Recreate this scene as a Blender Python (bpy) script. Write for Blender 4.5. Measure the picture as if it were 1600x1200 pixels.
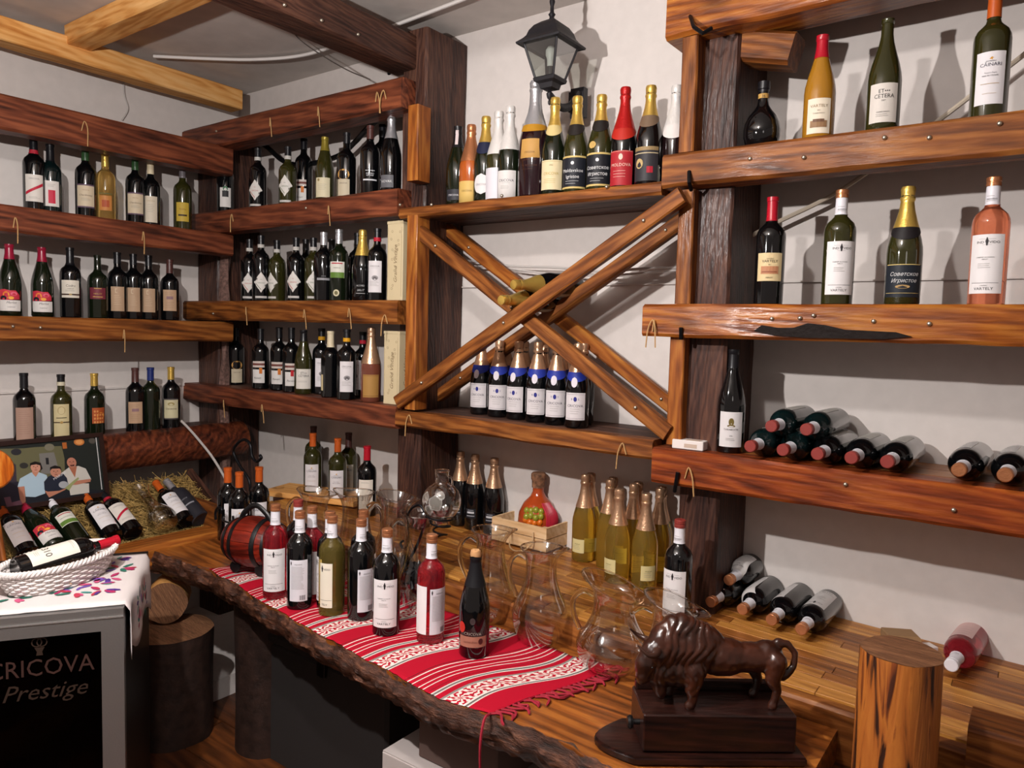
import bpy, bmesh, math, random
from math import sin, cos, pi, radians, sqrt, atan2
from mathutils import Vector, Matrix, noise, Quaternion
for o in list(bpy.data.objects): bpy.data.objects.remove(o, do_unlink=True)
SC = bpy.context.scene
COL = SC.collection
random.seed(7)
# ------------------------------------------------------------------ camera, world, light
F = 1165.0; YAW = radians(36.0); PITCH = radians(4.1); ROLL = radians(1.5); EYE = Vector((0, 0, 1.62))
fw = Vector((-sin(YAW)*cos(PITCH), cos(YAW)*cos(PITCH), -sin(PITCH)))
rt = Vector((cos(YAW), sin(YAW), 0)); up = rt.cross(fw)
RT = rt*cos(ROLL)+up*sin(ROLL); UP = up*cos(ROLL)-rt*sin(ROLL)
cam = bpy.data.cameras.new('camera'); co = bpy.data.objects.new('camera', cam); COL.objects.link(co)
cam.sensor_width = 36; cam.lens = F/1600*36; cam.clip_start = 0.02
co.matrix_world = Matrix(((RT.x, UP.x, -fw.x, 0), (RT.y, UP.y, -fw.y, 0), (RT.z, UP.z, -fw.z, EYE.z), (0, 0, 0, 1)))
SC.camera = co
SC.view_settings.view_transform = 'Standard'; SC.view_settings.look = 'None'
SC.view_settings.gamma = 1; SC.view_settings.use_curve_mapping = False
SC.view_settings.exposure = 0.0
w = bpy.data.worlds.new('world'); SC.world = w; w.use_nodes = True
w.node_tree.nodes['Background'].inputs[0].default_value = (1.0, 0.78, 0.68, 1)
w.node_tree.nodes['Background'].inputs[1].default_value = 0.24
def lamp(name, loc, power, col, rad):
    l = bpy.data.lights.new(name, 'POINT'); l.energy = power; l.color = col; l.shadow_soft_size = rad
    o = bpy.data.objects.new(name, l); o.location = loc; COL.objects.link(o); return o
lamp('ceiling_lamp_light', (-1.32, 0.26, 2.24), 142, (1, .955, .93), .02)
lamp('ceiling_lamp_light', (-0.85, 0.30, 2.77), 60, (1, .955, .93), .045)
lamp('fill_light', (0.9, -0.9, 2.3), 7, (1, .93, .88), .25)  # weak fill light, added to lift the shade; no actual lamp hangs here

def ray(x, y): return RT*((x-800)/F) - UP*((y-600)/F) + fw
def py(x, y, Y): d = ray(x, y); return EYE+d*(Y/d.y)
def px(x, y, X): d = ray(x, y); return EYE+d*(X/d.x)
def pz(x, y, Z): d = ray(x, y); return EYE+d*((Z-EYE.z)/d.z)

# ------------------------------------------------------------------ materials
MATS = {}
def srgb(c):
    if isinstance(c, str): c = tuple(int(c[i:i+2], 16) for i in (0, 2, 4))
    return tuple(((v/255)/12.92 if v/255 <= .04045 else ((v/255+.055)/1.055)**2.4) for v in c)+(1,)
def newmat(name):
    m = bpy.data.materials.new(name); m.use_nodes = True
    return m, m.node_tree.nodes, m.node_tree.links, m.node_tree.nodes['Principled BSDF']
def flat(name, col, rough=.5, metal=0, spec=.5, bump=0, bscale=60, trans=0, ior=1.45, coat=0, mottle=0):
    if name in MATS: return MATS[name]
    m, N, L, P = newmat(name); c = srgb(col)
    P.inputs['Base Color'].default_value = c; P.inputs['Roughness'].default_value = rough
    P.inputs['Metallic'].default_value = metal; P.inputs['Specular IOR Level'].default_value = spec
    P.inputs['Transmission Weight'].default_value = trans; P.inputs['IOR'].default_value = ior
    P.inputs['Coat Weight'].default_value = coat; P.inputs['Coat Roughness'].default_value = .05
    if bump or mottle:
        tc = N.new('ShaderNodeTexCoord'); nz = N.new('ShaderNodeTexNoise'); nz.inputs['Scale'].default_value = bscale
        nz.inputs['Detail'].default_value = 4; L.new(tc.outputs['Object'], nz.inputs['Vector'])
        if bump:
            b = N.new('ShaderNodeBump'); b.inputs['Strength'].default_value = bump; b.inputs['Distance'].default_value = .004
            L.new(nz.outputs[0], b.inputs['Height']); L.new(b.outputs[0], P.inputs['Normal'])
        if mottle:
            r = N.new('ShaderNodeValToRGB'); r.color_ramp.elements[0].position = .3; r.color_ramp.elements[1].position = .7
            r.color_ramp.elements[0].color = tuple(v*(1-mottle) for v in c[:3])+(1,); r.color_ramp.elements[1].color = tuple(min(1, v*(1+mottle)) for v in c[:3])+(1,)
            L.new(nz.outputs[0], r.inputs[0]); L.new(r.outputs[0], P.inputs['Base Color'])
    MATS[name] = m; return m
def wood(name, dark, mid, light, rough=.35, sc=1.0, bump=.35, spots=.5, coat=.25, axis=0, ringscale=1.0):
    """grain runs along object axis (0=x,1=y,2=z)"""
    if name in MATS: return MATS[name]
    m, N, L, P = newmat(name)
    tc = N.new('ShaderNodeTexCoord'); mp = N.new('ShaderNodeMapping'); L.new(tc.outputs['Object'], mp.inputs['Vector'])
    s = [7*sc]*3; s[axis] = .9*sc; mp.inputs['Scale'].default_value = s
    n1 = N.new('ShaderNodeTexNoise'); n1.inputs['Scale'].default_value = 2.2; n1.inputs['Detail'].default_value = 5; n1.inputs['Distortion'].default_value = 1.2
    L.new(mp.outputs[0], n1.inputs['Vector'])
    wv = N.new('ShaderNodeTexWave'); wv.bands_direction = 'DIAGONAL'; wv.inputs['Scale'].default_value = 2.6*ringscale; wv.inputs['Distortion'].default_value = 9
    wv.inputs['Detail'].default_value = 3; wv.inputs['Detail Scale'].default_value = 1.2; L.new(mp.outputs[0], wv.inputs['Vector'])
    mpf = N.new('ShaderNodeMapping'); L.new(tc.outputs['Object'], mpf.inputs['Vector']); s5 = [70*sc]*3; s5[axis] = 3.0*sc; mpf.inputs['Scale'].default_value = s5
    n5 = N.new('ShaderNodeTexNoise'); n5.inputs['Scale'].default_value = 1.0; n5.inputs['Detail'].default_value = 4; n5.inputs['Distortion'].default_value = .4; L.new(mpf.outputs[0], n5.inputs['Vector'])
    mx = N.new('ShaderNodeMath'); mx.operation = 'MULTIPLY_ADD'; mx.inputs[1].default_value = .15
    L.new(wv.outputs['Fac'], mx.inputs[0]); 
    m2 = N.new('ShaderNodeMath'); m2.operation = 'MULTIPLY'; m2.inputs[1].default_value = .62; L.new(n1.outputs[0], m2.inputs[0]); m5 = N.new('ShaderNodeMath'); m5.operation = 'MULTIPLY_ADD'; m5.inputs[1].default_value = .30; L.new(n5.outputs[0], m5.inputs[0]); L.new(m2.outputs[0], m5.inputs[2]); L.new(m5.outputs[0], mx.inputs[2])
    cr = N.new('ShaderNodeValToRGB'); e = cr.color_ramp.elements
    e[0].position = .34; e[0].color = srgb(dark); e[1].position = .74; e[1].color = srgb(light)
    k = cr.color_ramp.elements.new(.53); k.color = srgb(mid); L.new(mx.outputs[0], cr.inputs[0])
    # knots and stains
    vo = N.new('ShaderNodeTexVoronoi'); mp2 = N.new('ShaderNodeMapping'); s2 = [9]*3; s2[axis] = 3.2; mp2.inputs['Scale'].default_value = s2
    L.new(tc.outputs['Object'], mp2.inputs['Vector']); L.new(mp2.outputs[0], vo.inputs['Vector']); vo.inputs['Scale'].default_value = 1.0
    kr = N.new('ShaderNodeValToRGB'); kr.color_ramp.elements[0].position = .05; kr.color_ramp.elements[0].color = (0, 0, 0, 1)
    kr.color_ramp.elements[1].position = .22; kr.color_ramp.elements[1].color = (1, 1, 1, 1); L.new(vo.outputs['Distance'], kr.inputs[0])
    n3 = N.new('ShaderNodeTexNoise'); n3.inputs['Scale'].default_value = 4; n3.inputs['Detail'].default_value = 6; L.new(tc.outputs['Object'], n3.inputs['Vector'])
    r3 = N.new('ShaderNodeValToRGB'); r3.color_ramp.elements[0].position = .33; r3.color_ramp.elements[1].position = .6
    r3.color_ramp.elements[0].color = (.35, .35, .35, 1); L.new(n3.outputs[0], r3.inputs[0])
    mm = N.new('ShaderNodeMath'); mm.operation = 'MULTIPLY'; L.new(kr.outputs[0], mm.inputs[0]); L.new(r3.outputs[0], mm.inputs[1])
    mix = N.new('ShaderNodeMix'); mix.data_type = 'RGBA'; mix.blend_type = 'MIX'
    inv = N.new('ShaderNodeMath'); inv.operation = 'MULTIPLY_ADD'; inv.inputs[1].default_value = -spots; inv.inputs[2].default_value = spots
    L.new(mm.outputs[0], inv.inputs[0]); L.new(inv.outputs[0], mix.inputs[0]); L.new(cr.outputs[0], mix.inputs[6])
    mix.inputs[7].default_value = tuple(v*.45 for v in srgb(dark)[:3])+(1,)
    L.new(mix.outputs[2], P.inputs['Base Color'])
    P.inputs['Roughness'].default_value = rough+.12; P.inputs['Specular IOR Level'].default_value = .22; P.inputs['Coat Weight'].default_value = coat*.8; P.inputs['Coat Roughness'].default_value = .16
    n4 = N.new('ShaderNodeTexNoise'); n4.inputs['Scale'].default_value = 14; n4.inputs['Detail'].default_value = 5; L.new(mp.outputs[0], n4.inputs['Vector'])
    ad = N.new('ShaderNodeMath'); ad.operation = 'ADD'; L.new(n4.outputs[0], ad.inputs[0]); L.new(mx.outputs[0], ad.inputs[1])
    b = N.new('ShaderNodeBump'); b.inputs['Strength'].default_value = bump; b.inputs['Distance'].default_value = .006
    L.new(ad.outputs[0], b.inputs['Height']); L.new(b.outputs[0], P.inputs['Normal']); L.new(b.outputs[0], P.inputs['Coat Normal'])
    MATS[name] = m; return m
def thin_glass(name, tint, amount=.10):
    if name in MATS: return MATS[name]
    m, N, L, P = newmat(name); N.remove(P); out = N['Material Output']
    t = N.new('ShaderNodeBsdfTransparent'); t.inputs[0].default_value = srgb(tint)
    g = N.new('ShaderNodeBsdfGlossy'); g.inputs['Roughness'].default_value = .07; g.inputs['Color'].default_value = (1, 1, 1, 1)
    lw = N.new('ShaderNodeLayerWeight'); lw.inputs[0].default_value = .35
    mr = N.new('ShaderNodeMapRange'); mr.inputs[3].default_value = .22; mr.inputs[4].default_value = .95; L.new(lw.outputs['Facing'], mr.inputs[0])
    pw = N.new('ShaderNodeMath'); pw.operation = 'POWER'; pw.inputs[1].default_value = 1.6; L.new(mr.outputs[0], pw.inputs[0])
    ms = N.new('ShaderNodeMixShader'); L.new(pw.outputs[0], ms.inputs[0]); L.new(t.outputs[0], ms.inputs[1]); L.new(g.outputs[0], ms.inputs[2])
    L.new(ms.outputs[0], out.inputs[0]); MATS[name] = m; return m

W_LEFT = wood('wood_red_brown', '30160e', '663320', '8a4c30', .42, 1, .3, .5, .12)
W_MID = wood('wood_chestnut', '3a1c0b', '784218', 'a0652e', .46, 1, .35, .5, .1)
W_RIGHT = wood('wood_amber', '481a08', '8e4c18', 'b4722a', .34, 1, .3, .65, .3)
W_RIGHT2 = wood('wood_burnt_orange', '421606', '823814', 'a4561f', .36, 1, .3, .6, .25)
W_DARK = wood('wood_dark_post', '221412', '432a22', '5e3e30', .42, 1.2, .6, .5, .2, ringscale=1.6)
W_BOARD = wood('wood_shelf_board', '2c1a14', '4e342a', '6e4c3c', .5, 1, .3, .5, .05)
W_PINE = wood('wood_raw_pine', 'b87434', 'dca05a', 'eab878', .6, 1, .15, .25, 0)
W_STRIP = wood('wood_orange_strip', '5a280e', '90501c', 'b0722e', .4, 1, .2, .4, .1)
W_TABLE = wood('wood_table', '3c1d0c', '8f4f1e', 'b5712e', .3, .8, .3, .7, .35)
W_BLOCK = [wood('wood_butcher_%d' % i, *c, .35, 1.4, .12, .2, .3) for i, c in enumerate((('86501c', 'a56c2c', 'bb8440'), ('6d3c14', '8d5522', 'a66c30'), ('96602a', 'b67c38', 'cb984e'), ('5c3110', '7e4a1c', '9a602a')))]
W_LOG = wood('wood_log', '2c120a', '5c2a18', '824426', .4, .8, .5, .7, .2)
W_CRATE = wood('wood_crate', 'c39a6c', 'd9b68a', 'e6c9a2', .6, 1, .08, .1, 0)
M_WALL = flat('white_plaster', 'd3cbc6', .85, bump=.12, bscale=25, mottle=.03, spec=.2)
M_CEIL = flat('ceiling_board', 'c6beb8', .8, bump=.1, bscale=12, mottle=.06, spec=.2)
M_IRON = flat('black_iron', '121216', .42, .6, bump=.2, bscale=80)
M_BLACK = flat('black_plastic', '0c0c0e', .4)
M_TWINE = flat('twine', 'b08a5a', .8)
M_NAIL = flat('nail_steel', 'b8b0a0', .35, .9)
M_GLASS = thin_glass('clear_glass', 'ecebe8')

# ------------------------------------------------------------------ object helpers
def mesh(name, vs, fs, smooth=None):
    me = bpy.data.meshes.new(name); me.from_pydata([tuple(v) for v in vs], [], fs)
    bm = bmesh.new(); bm.from_mesh(me); bmesh.ops.recalc_face_normals(bm, faces=bm.faces); bm.to_mesh(me); bm.free()
    shade(me, smooth); return me
def shade(me, smooth):
    if smooth:
        me.polygons.foreach_set('use_smooth', [True]*len(me.polygons)); me.set_sharp_from_angle(angle=radians(smooth))
    me.update()
def bmdone(bm, name, smooth=None):
    bmesh.ops.recalc_face_normals(bm, faces=bm.faces)
    me = bpy.data.meshes.new(name); bm.to_mesh(me); bm.free(); shade(me, smooth); return me
def setmat(me, mat):
    if mat and not me.materials: me.materials.append(mat)
def link(name, data, parent=None, loc=(0, 0, 0), rot=None, kind=None, mat=None):
    o = bpy.data.objects.new(name, data); COL.objects.link(o)
    if mat: setmat(data, mat)
    o.location = loc
    if rot is not None:
        if isinstance(rot, Quaternion): o.rotation_mode = 'QUATERNION'; o.rotation_quaternion = rot
        else: o.rotation_euler = rot
    if parent: o.parent = parent
    if kind: o['kind'] = kind
    return o
def thing(name, label, cat, loc=(0, 0, 0), rot=None, group=None, data=None, mat=None):
    o = link(name, data, None, loc, rot, mat=mat); o['label'] = label; o['category'] = cat
    if group: o['group'] = group
    return o
CACHE = {}
def box_me(sx, sy, sz, bev=.002, org=(0, 0, 0)):
    """box centred on x,y and standing on z=0"""
    key = ('box', round(sx, 4), round(sy, 4), round(sz, 4), bev, org)
    bm = bmesh.new(); bmesh.ops.create_cube(bm, size=1)
    bmesh.ops.scale(bm, vec=(sx, sy, sz), verts=bm.verts); bmesh.ops.translate(bm, vec=(org[0], org[1], org[2]+sz/2), verts=bm.verts)
    if bev: bmesh.ops.bevel(bm, geom=bm.edges[:], offset=bev, segments=1, affect='EDGES')
    return bmdone(bm, 'box')
def hewn(L, wy, hz, seed=0, rough=.004, ch=.008, step=.07, wane=0):
    """rough-hewn beam along +x from 0..L; y from 0..wy, z from -hz..0"""
    n = max(2, int(L/step)); vs = []; fs = []
    for i in range(n+1):
        x = L*i/n; c = ch
        pr = [(0, -c), (0, -hz+c), (c, -hz), (wy-c, -hz), (wy, -hz+c), (wy, -c), (wy-c, 0), (c, 0)]
        for j, (y, z) in enumerate(pr):
            d = noise.noise(Vector((x*4+seed*7.3, j*1.7, seed)))*rough; d2 = noise.noise(Vector((x*9+seed*3.1, j*2.9, seed+9)))*rough*.6
            wz = 0
            if wane and j in (1, 2): wz = max(0, noise.noise(Vector((x*3+seed, 5, 0))))*wane
            vs.append((x, y+d, z+(d2 if j in (1, 2, 3, 4) else d2*.35)+wz))
    for i in range(n):
        for j in range(8):
            a = i*8+j; b = i*8+(j+1) % 8; fs.append((a, b, b+8, a+8))
    fs.append(tuple(range(8))); fs.append(tuple(range(n*8+7, n*8-1, -1)))
    return mesh('beam', vs, fs, 28)
def tube_me(pts, r, seg=8, closed=False, cap=True, flat_y=1.0):
    pts = [Vector(p) for p in pts]; n = len(pts); vs = []; fs = []
    rr = r if isinstance(r, (list, tuple)) else [r]*n
    prev = None
    for i, p in enumerate(pts):
        if closed: t = (pts[(i+1) % n]-pts[i-1])
        else: t = pts[min(i+1, n-1)]-pts[max(i-1, 0)]
        t = t.normalized() if t.length > 1e-9 else Vector((0, 0, 1))
        if prev is None:
            a = Vector((0, 0, 1)) if abs(t.z) < .9 else Vector((1, 0, 0)); u = t.cross(a).normalized()
        else:
            u = (prev-t*prev.dot(t)); u = u.normalized() if u.length > 1e-6 else t.orthogonal().normalized()
        prev = u; v = t.cross(u)
        for k in range(seg):
            an = 2*pi*k/seg; vs.append(p+(u*cos(an)+v*sin(an)*flat_y)*rr[i])
    m = n if closed else n-1
    for i in range(m):
        for k in range(seg):
            a = i*seg+k; b = i*seg+(k+1) % seg; c = ((i+1) % n)*seg+(k+1) % seg; d = ((i+1) % n)*seg+k
            fs.append((a, b, c, d))
    if cap and not closed:
        fs.append(tuple(range(seg))); fs.append(tuple(range((n-1)*seg, n*seg)))
    return mesh('tube', vs, fs, 50)
def spline(pts, n=8):
    P = [Vector(p) for p in pts]; P = [P[0]*2-P[1]]+P+[P[-1]*2-P[-2]]; out = []
    for i in range(1, len(P)-2):
        for k in range(n):
            t = k/n; a, b, c, d = P[i-1], P[i], P[i+1], P[i+2]
            out.append(.5*((2*b)+(c-a)*t+(2*a-5*b+4*c-d)*t*t+(3*b-a-3*c+d)*t**3))
    out.append(P[-2]); return out
def lathe_me(prof, seg=28, smooth=50, name='lathe'):
    vs = []; fs = []; rings = []
    for r, z in prof:
        if r < 1e-6: rings.append([len(vs)]); vs.append((0, 0, z))
        else:
            rings.append(list(range(len(vs), len(vs)+seg)))
            for k in range(seg): vs.append((r*cos(2*pi*k/seg), r*sin(2*pi*k/seg), z))
    for a, b in zip(rings, rings[1:]):
        if len(a) == 1 and len(b) == 1: continue
        for k in range(seg):
            k2 = (k+1) % seg
            if len(a) == 1: fs.append((a[0], b[k2], b[k]))
            elif len(b) == 1: fs.append((a[k], a[k2], b[0]))
            else: fs.append((a[k], a[k2], b[k2], b[k]))
    return mesh(name, vs, fs, smooth)
def join_me(parts, smooth=None):
    bm = bmesh.new()
    for me, M in parts:
        n = len(bm.verts); bm.from_mesh(me); bm.verts.ensure_lookup_table()
        bmesh.ops.transform(bm, matrix=M, verts=bm.verts[n:])
    return bmdone(bm, 'joined', smooth)
T_ = Matrix.Translation
def R_(a, ax): return Matrix.Rotation(a, 4, ax)

# ------------------------------------------------------------------ room
RX0, RX1, RY0, RY1, CZ = -3.65, 1.6, -1.6, 2.45, 2.845
def slab(x0, x1, y0, y1, z0, z1):
    return mesh('slab', [(x, y, z) for x in (x0, x1) for y in (y0, y1) for z in (z0, z1)],
                [(0, 1, 3, 2), (4, 6, 7, 5), (0, 4, 5, 1), (2, 3, 7, 6), (0, 2, 6, 4), (1, 5, 7, 3)])
link('wall_back', slab(RX0-.1, RX1, RY1, RY1+.1, 0, CZ+.1), kind='structure', mat=M_WALL)
link('wall_left', slab(RX0-.1, RX0, RY0, RY1, 0, CZ+.1), kind='structure', mat=M_WALL)
link('ceiling', slab(RX0-.1, RX1, RY0, RY1+.1, CZ, CZ+.08), kind='structure', mat=M_CEIL)
fl = link('floor', slab(RX0-.1, RX1, RY0, RY1+.1, -.1, -.012), kind='structure', mat=flat('floor_joint', '140c08', .8))
fm = [wood('wood_floor_%d' % i, *c, .35, .7, .2, .4, .3) for i, c in enumerate((('1f0f08', '43220f', '5e3317'), ('2c160a', '592f14', '7a441c')))]
pid = {}
for i in range(16):
    yy = -1.0+i*.2
    for j, x0 in enumerate((-3.3, -2.1, -.9)):
        off = .35*((i*7) % 3)-.3; sz = (1.19, .196)
        me = pid.get(i % 2)
        if not me: me = box_me(1.19, .196, .012, .0015); pid[i % 2] = me; setmat(me, fm[i % 2])
        link('floor_plank', me, fl, (x0+off, yy, -.012))
link('trim_1', slab(RX0, -2.82, 1.25, RY1, 0, .09), kind='structure', mat=M_WALL)
# slim ledges where the wall boards step
link('trim_2', slab(-3.44, 1.6, 2.440, 2.45, 1.795, 1.80), kind='structure', mat=M_WALL)
link('trim_3', slab(-3.65, -3.642, -1.6, 2.2, 1.29, 1.298), kind='structure', mat=M_WALL)

# ------------------------------------------------------------------ posts and beams
M_BARK = flat('bark_pale', '6a5048', .9, bump=1, bscale=70, mottle=.45)
def post(label, x0, x1, y0, y1, z0, z1, seed, mat=W_DARK):
    t = thing('post', label, 'post', (x0, y0, z0))
    me = hewn(z1-z0, y1-y0, x1-x0, seed, .006, .008)
    link('post_timber', me, t, (0, 0, 0), (0, -pi/2, 0), mat=mat); return t
t = post('dark timber post in the left corner between the shelves', -3.647, -3.46, 2.2, 2.447, 0, 2.62, 1)
bk = []
for i in range(3): pass
link('bark_strip', hewn(1.55, .035, .05, 5, .02, .012, .03), t, (.19, .0, .75), (0, -pi/2, 0), mat=M_BARK)
t = post('dark timber post left of the crossed braces', -2.18, -2.05, 2.2, 2.447, 0, 2.79, 2)
t = post('dark timber post right of the crossed braces', -.93, -.80, 2.19, 2.447, 0, 2.79, 3)
def bolt_row(t, pts):
    for p in pts:
        link('nail_head', NAIL, t, p, (pi/2, 0, 0))
NAIL = lathe_me([(0, 0), (.006, 0), (.006, .004), (.003, .007), (0, .007)], 10); setmat(NAIL, M_NAIL)
def strip(name, label, x0, x1, y0, y1, z0, z1, seed, mat):
    t = thing(name, label, 'batten', (x0, y0, z0))
    link('batten_timber', hewn(z1-z0, y1-y0, x1-x0, seed, .003, .004), t, (0, 0, 0), (0, -pi/2, 0), mat=mat)
    return t
strip('upright_batten', 'orange upright batten between top beam and bottle shelf, left section', -2.07, -2.015, 2.12, 2.195, 2.185, 2.47, 11, W_STRIP)
strip('upright_batten', 'orange upright batten beside the two tall cream cartons', -2.065, -2.01, 2.12, 2.195, 1.3, 2.055, 12, W_STRIP)
strip('upright_batten', 'orange upright batten by the white foil sparkling bottle', -.955, -.905, 2.13, 2.235, 2.165, 2.5, 13, W_MID)
strip('upright_batten', 'brown upright batten right of the crossed braces, upper piece', -.955, -.905, 2.15, 2.235, 1.715, 2.058, 14, W_MID)
strip('upright_batten', 'brown upright batten right of the crossed braces, lower piece', -.965, -.915, 2.15, 2.235, 1.28, 1.618, 15, W_STRIP)

def shelf(name, label, x0, x1, ztop, h, mat, seed, yf=2.12, thick=.10, board=True, yback=2.445, wane=.0, nails=(), bmat=W_BOARD, hooks=(), bt=.032):
    t = thing(name, label, 'shelf', (x0, yf, ztop))
    link('front_beam', hewn(x1-x0, thick, h, seed, .006, .009, .06, wane), t, mat=mat)
    if board:
        yb = [yf+thick, (yf+thick+yback)/2, yback]
        for a, b in zip(yb, yb[1:]):
            link('shelf_plank', hewn(x1-x0-.004, b-a-.003, bt, seed+3+a, .0015, .002, .2), t, (0, a-yf+.0015, -.001), mat=bmat)
    for nx, nz in nails: link('nail_head', NAIL, t, (nx-x0, .0, nz-ztop), (pi/2, 0, 0))
    for k, (hx, hz, s) in enumerate(hooks):
        rnd = random.Random(seed*10+k); p = [Vector((hx-x0, -.003, hz-ztop))]
        p = spline([(hx-x0-.012*s, -.006, hz-ztop-.035), (hx-x0, -.010, hz-ztop), (hx-x0+.014*s, -.012, hz-ztop-.03), (hx-x0+.02*s, -.010, hz-ztop-.085)], 4)
        link('twine', tube_me(p, .0022, 5), t, mat=M_TWINE)
    return t
def sx(x, y, Y=2.12): return py(x, y, Y).x
def sn(lst, Y=2.118): return [(py(x, y, Y).x, py(x, y, Y).z) for x, y in lst]
def tw(lst, Y=2.12): return [(py(x, y, Y).x, py(x, y, Y).z, s) for x, y, s in lst]
shelf('wall_shelf', 'empty top timber beam shelf above bottles, left section of back wall', -3.66, -2.105, 2.588, .115, W_LEFT, 21, thick=.12, nails=sn([(338, 205)]), hooks=tw([(425, 185, .6), (500, 168, .6), (592, 145, 1), (602, 142, -1)]))
shelf('wall_shelf', 'upper bottle shelf on back wall, left of the lantern', -3.66, -2.12, 2.165, .105, W_LEFT, 22, hooks=tw([(365, 335, -.5), (516, 322, .6)]), nails=sn([(478, 325), (625, 320)]))
shelf('wall_shelf', 'middle bottle shelf on back wall beneath diamond-label bottles', -3.66, -2.11, 1.728, .095, W_MID, 23, hooks=tw([(387, 480, .5), (478, 484, .8), (548, 482, .8), (604, 492, -1)]), nails=sn([(333, 490)]))
shelf('wall_shelf', 'low bottle shelf on back wall, left of the crossed braces', -3.66, -2.112, 1.305, .09, W_LEFT, 24, hooks=tw([(352, 625, .5), (412, 632, .8)]))
shelf('wall_shelf', 'thin shelf of sparkling bottles under the black lantern', -2.11, -1.0, 2.085, .04, W_MID, 25, thick=.05, nails=sn([(674, 320), (784, 306), (948, 292)]), bt=.03)
shelf('wall_shelf', 'shelf with wavy edge carrying champagne bottles under the cross', -2.11, -.995, 1.29, .062, W_MID, 26, thick=.07, wane=.02, hooks=tw([(642, 648, -1), (975, 692, -1)]), bt=.03)
shelf('wall_shelf', 'topmost amber beam shelf at upper right corner', -1.005, .75, 2.635, .135, W_RIGHT, 27, thick=.14, wane=.015)
shelf('wall_shelf', 'upper right beam shelf with four bottles and round flask', -1.0, .75, 2.163, .1, W_MID, 28, wane=.02, nails=sn([(1172, 248), (1256, 246), (1452, 215), (1562, 193), (1382, 215)]))
shelf('wall_shelf', 'amber beam shelf at eye level with four spaced bottles', -1.045, .75, 1.713, .1, W_RIGHT, 29, wane=.018, nails=sn([(1206, 498), (1250, 497), (1271, 493), (1365, 502), (1452, 506)]), hooks=tw([(1022, 500, -1), (1024, 500, .4)]))
shelf('wall_shelf', 'burnt orange beam shelf holding lying red-capped bottles', -.995, .75, 1.27, .11, W_RIGHT2, 30, nails=sn([(1321, 757), (1490, 797)]), hooks=tw([(1078, 730, 1)]), bmat=W_BLOCK[1])
def on_front(nm, Y, name, me, mat): # child of the shelf whose label contains nm
    t = [o for o in bpy.data.objects if nm in o.get('label', '')][0]
    return link(name, me, t, -Vector(t.location), mat=mat)
ST = [(1178, 517), (1190, 508), (1215, 512), (1240, 512), (1262, 505), (1290, 508), (1320, 515), (1360, 517), (1400, 519), (1425, 526), (1380, 530), (1320, 529), (1260, 528), (1210, 524)]
vs = [py(x, y, Y) for Y in (2.113, 2.125) for x, y in ST]; n_s = len(ST)
on_front('eye level', 0, 'burnt_edge', mesh('stain', vs, [tuple(range(n_s))]+[(i, (i+1) % n_s, (i+1) % n_s+n_s, i+n_s) for i in range(n_s)]), flat('burnt_wood', '140b08', .6, spec=.15, bump=.5, bscale=60))
for nm, pts in (('topmost amber', [(1078, 24, 2.13), (1084, 42, 2.06), (1098, 52, 2.05), (1112, 44, 2.07)]), ('upper right beam', [(1077, 268, 2.12), (1077, 285, 2.10), (1080, 297, 2.13)]), ('eye level', [(1064, 512, 2.11), (1064, 530, 2.12)]), ('burnt orange', [(1059, 738, 2.11), (1056, 755, 2.11), (1054, 768, 2.12)])):
    on_front(nm, 0, 'iron_hook', tube_me([py(*p) for p in pts], .006, 7), M_IRON)
# shelves on the left wall (beams run along y)
def lshelf(label, z, h, mat, seed, y0=-.6, y1=2.2, hooks=(), nails=()):
    t = thing('wall_shelf', label, 'shelf', (-3.33, y0, z))
    link('front_beam', hewn(y1-y0, .10, h, seed, .006, .009, .06), t, (0, 0, 0), (0, 0, pi/2), mat=mat)
    for k in range(2):
        link('shelf_plank', hewn(y1-y0, .105, .032, seed+k, .0015, .002, .2), t, (-.102-k*.108, 0, -.001), (0, 0, pi/2), mat=W_BOARD)
    for hx, hz, s in hooks:
        a, b = hx-y0, hz-z
        link('twine', tube_me(spline([(.006, a-.01*s, b-.04), (.010, a, b), (.012, a+.012*s, b-.03), (.01, a+.012*s, b-.1)], 4), .0022, 5), t, mat=M_TWINE)
    for hx, hz in nails: link('nail_head', NAIL, t, (.0, hx-y0, hz-z), (0, pi/2, 0))
    return t
def lw(lst): return [(px(x, y, -3.33).y, px(x, y, -3.33).z, s) for x, y, s in lst]
lshelf('empty top beam shelf along the left wall', 2.478, .135, W_LEFT, 31, hooks=lw([(130, 190, 1)]))
lshelf('upper bottle shelf along the left wall', 2.058, .105, W_LEFT, 32, hooks=lw([(22, 340, .6), (222, 362, .3)]))
lshelf('middle bottle shelf along the left wall with burgundy bottles', 1.626, .098, W_MID, 33, hooks=lw([(192, 515, .2)]), nails=[(px(20, 510, -3.33).y, px(20, 510, -3.33).z), (px(63, 512, -3.33).y, px(63, 512, -3.33).z)])
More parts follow.
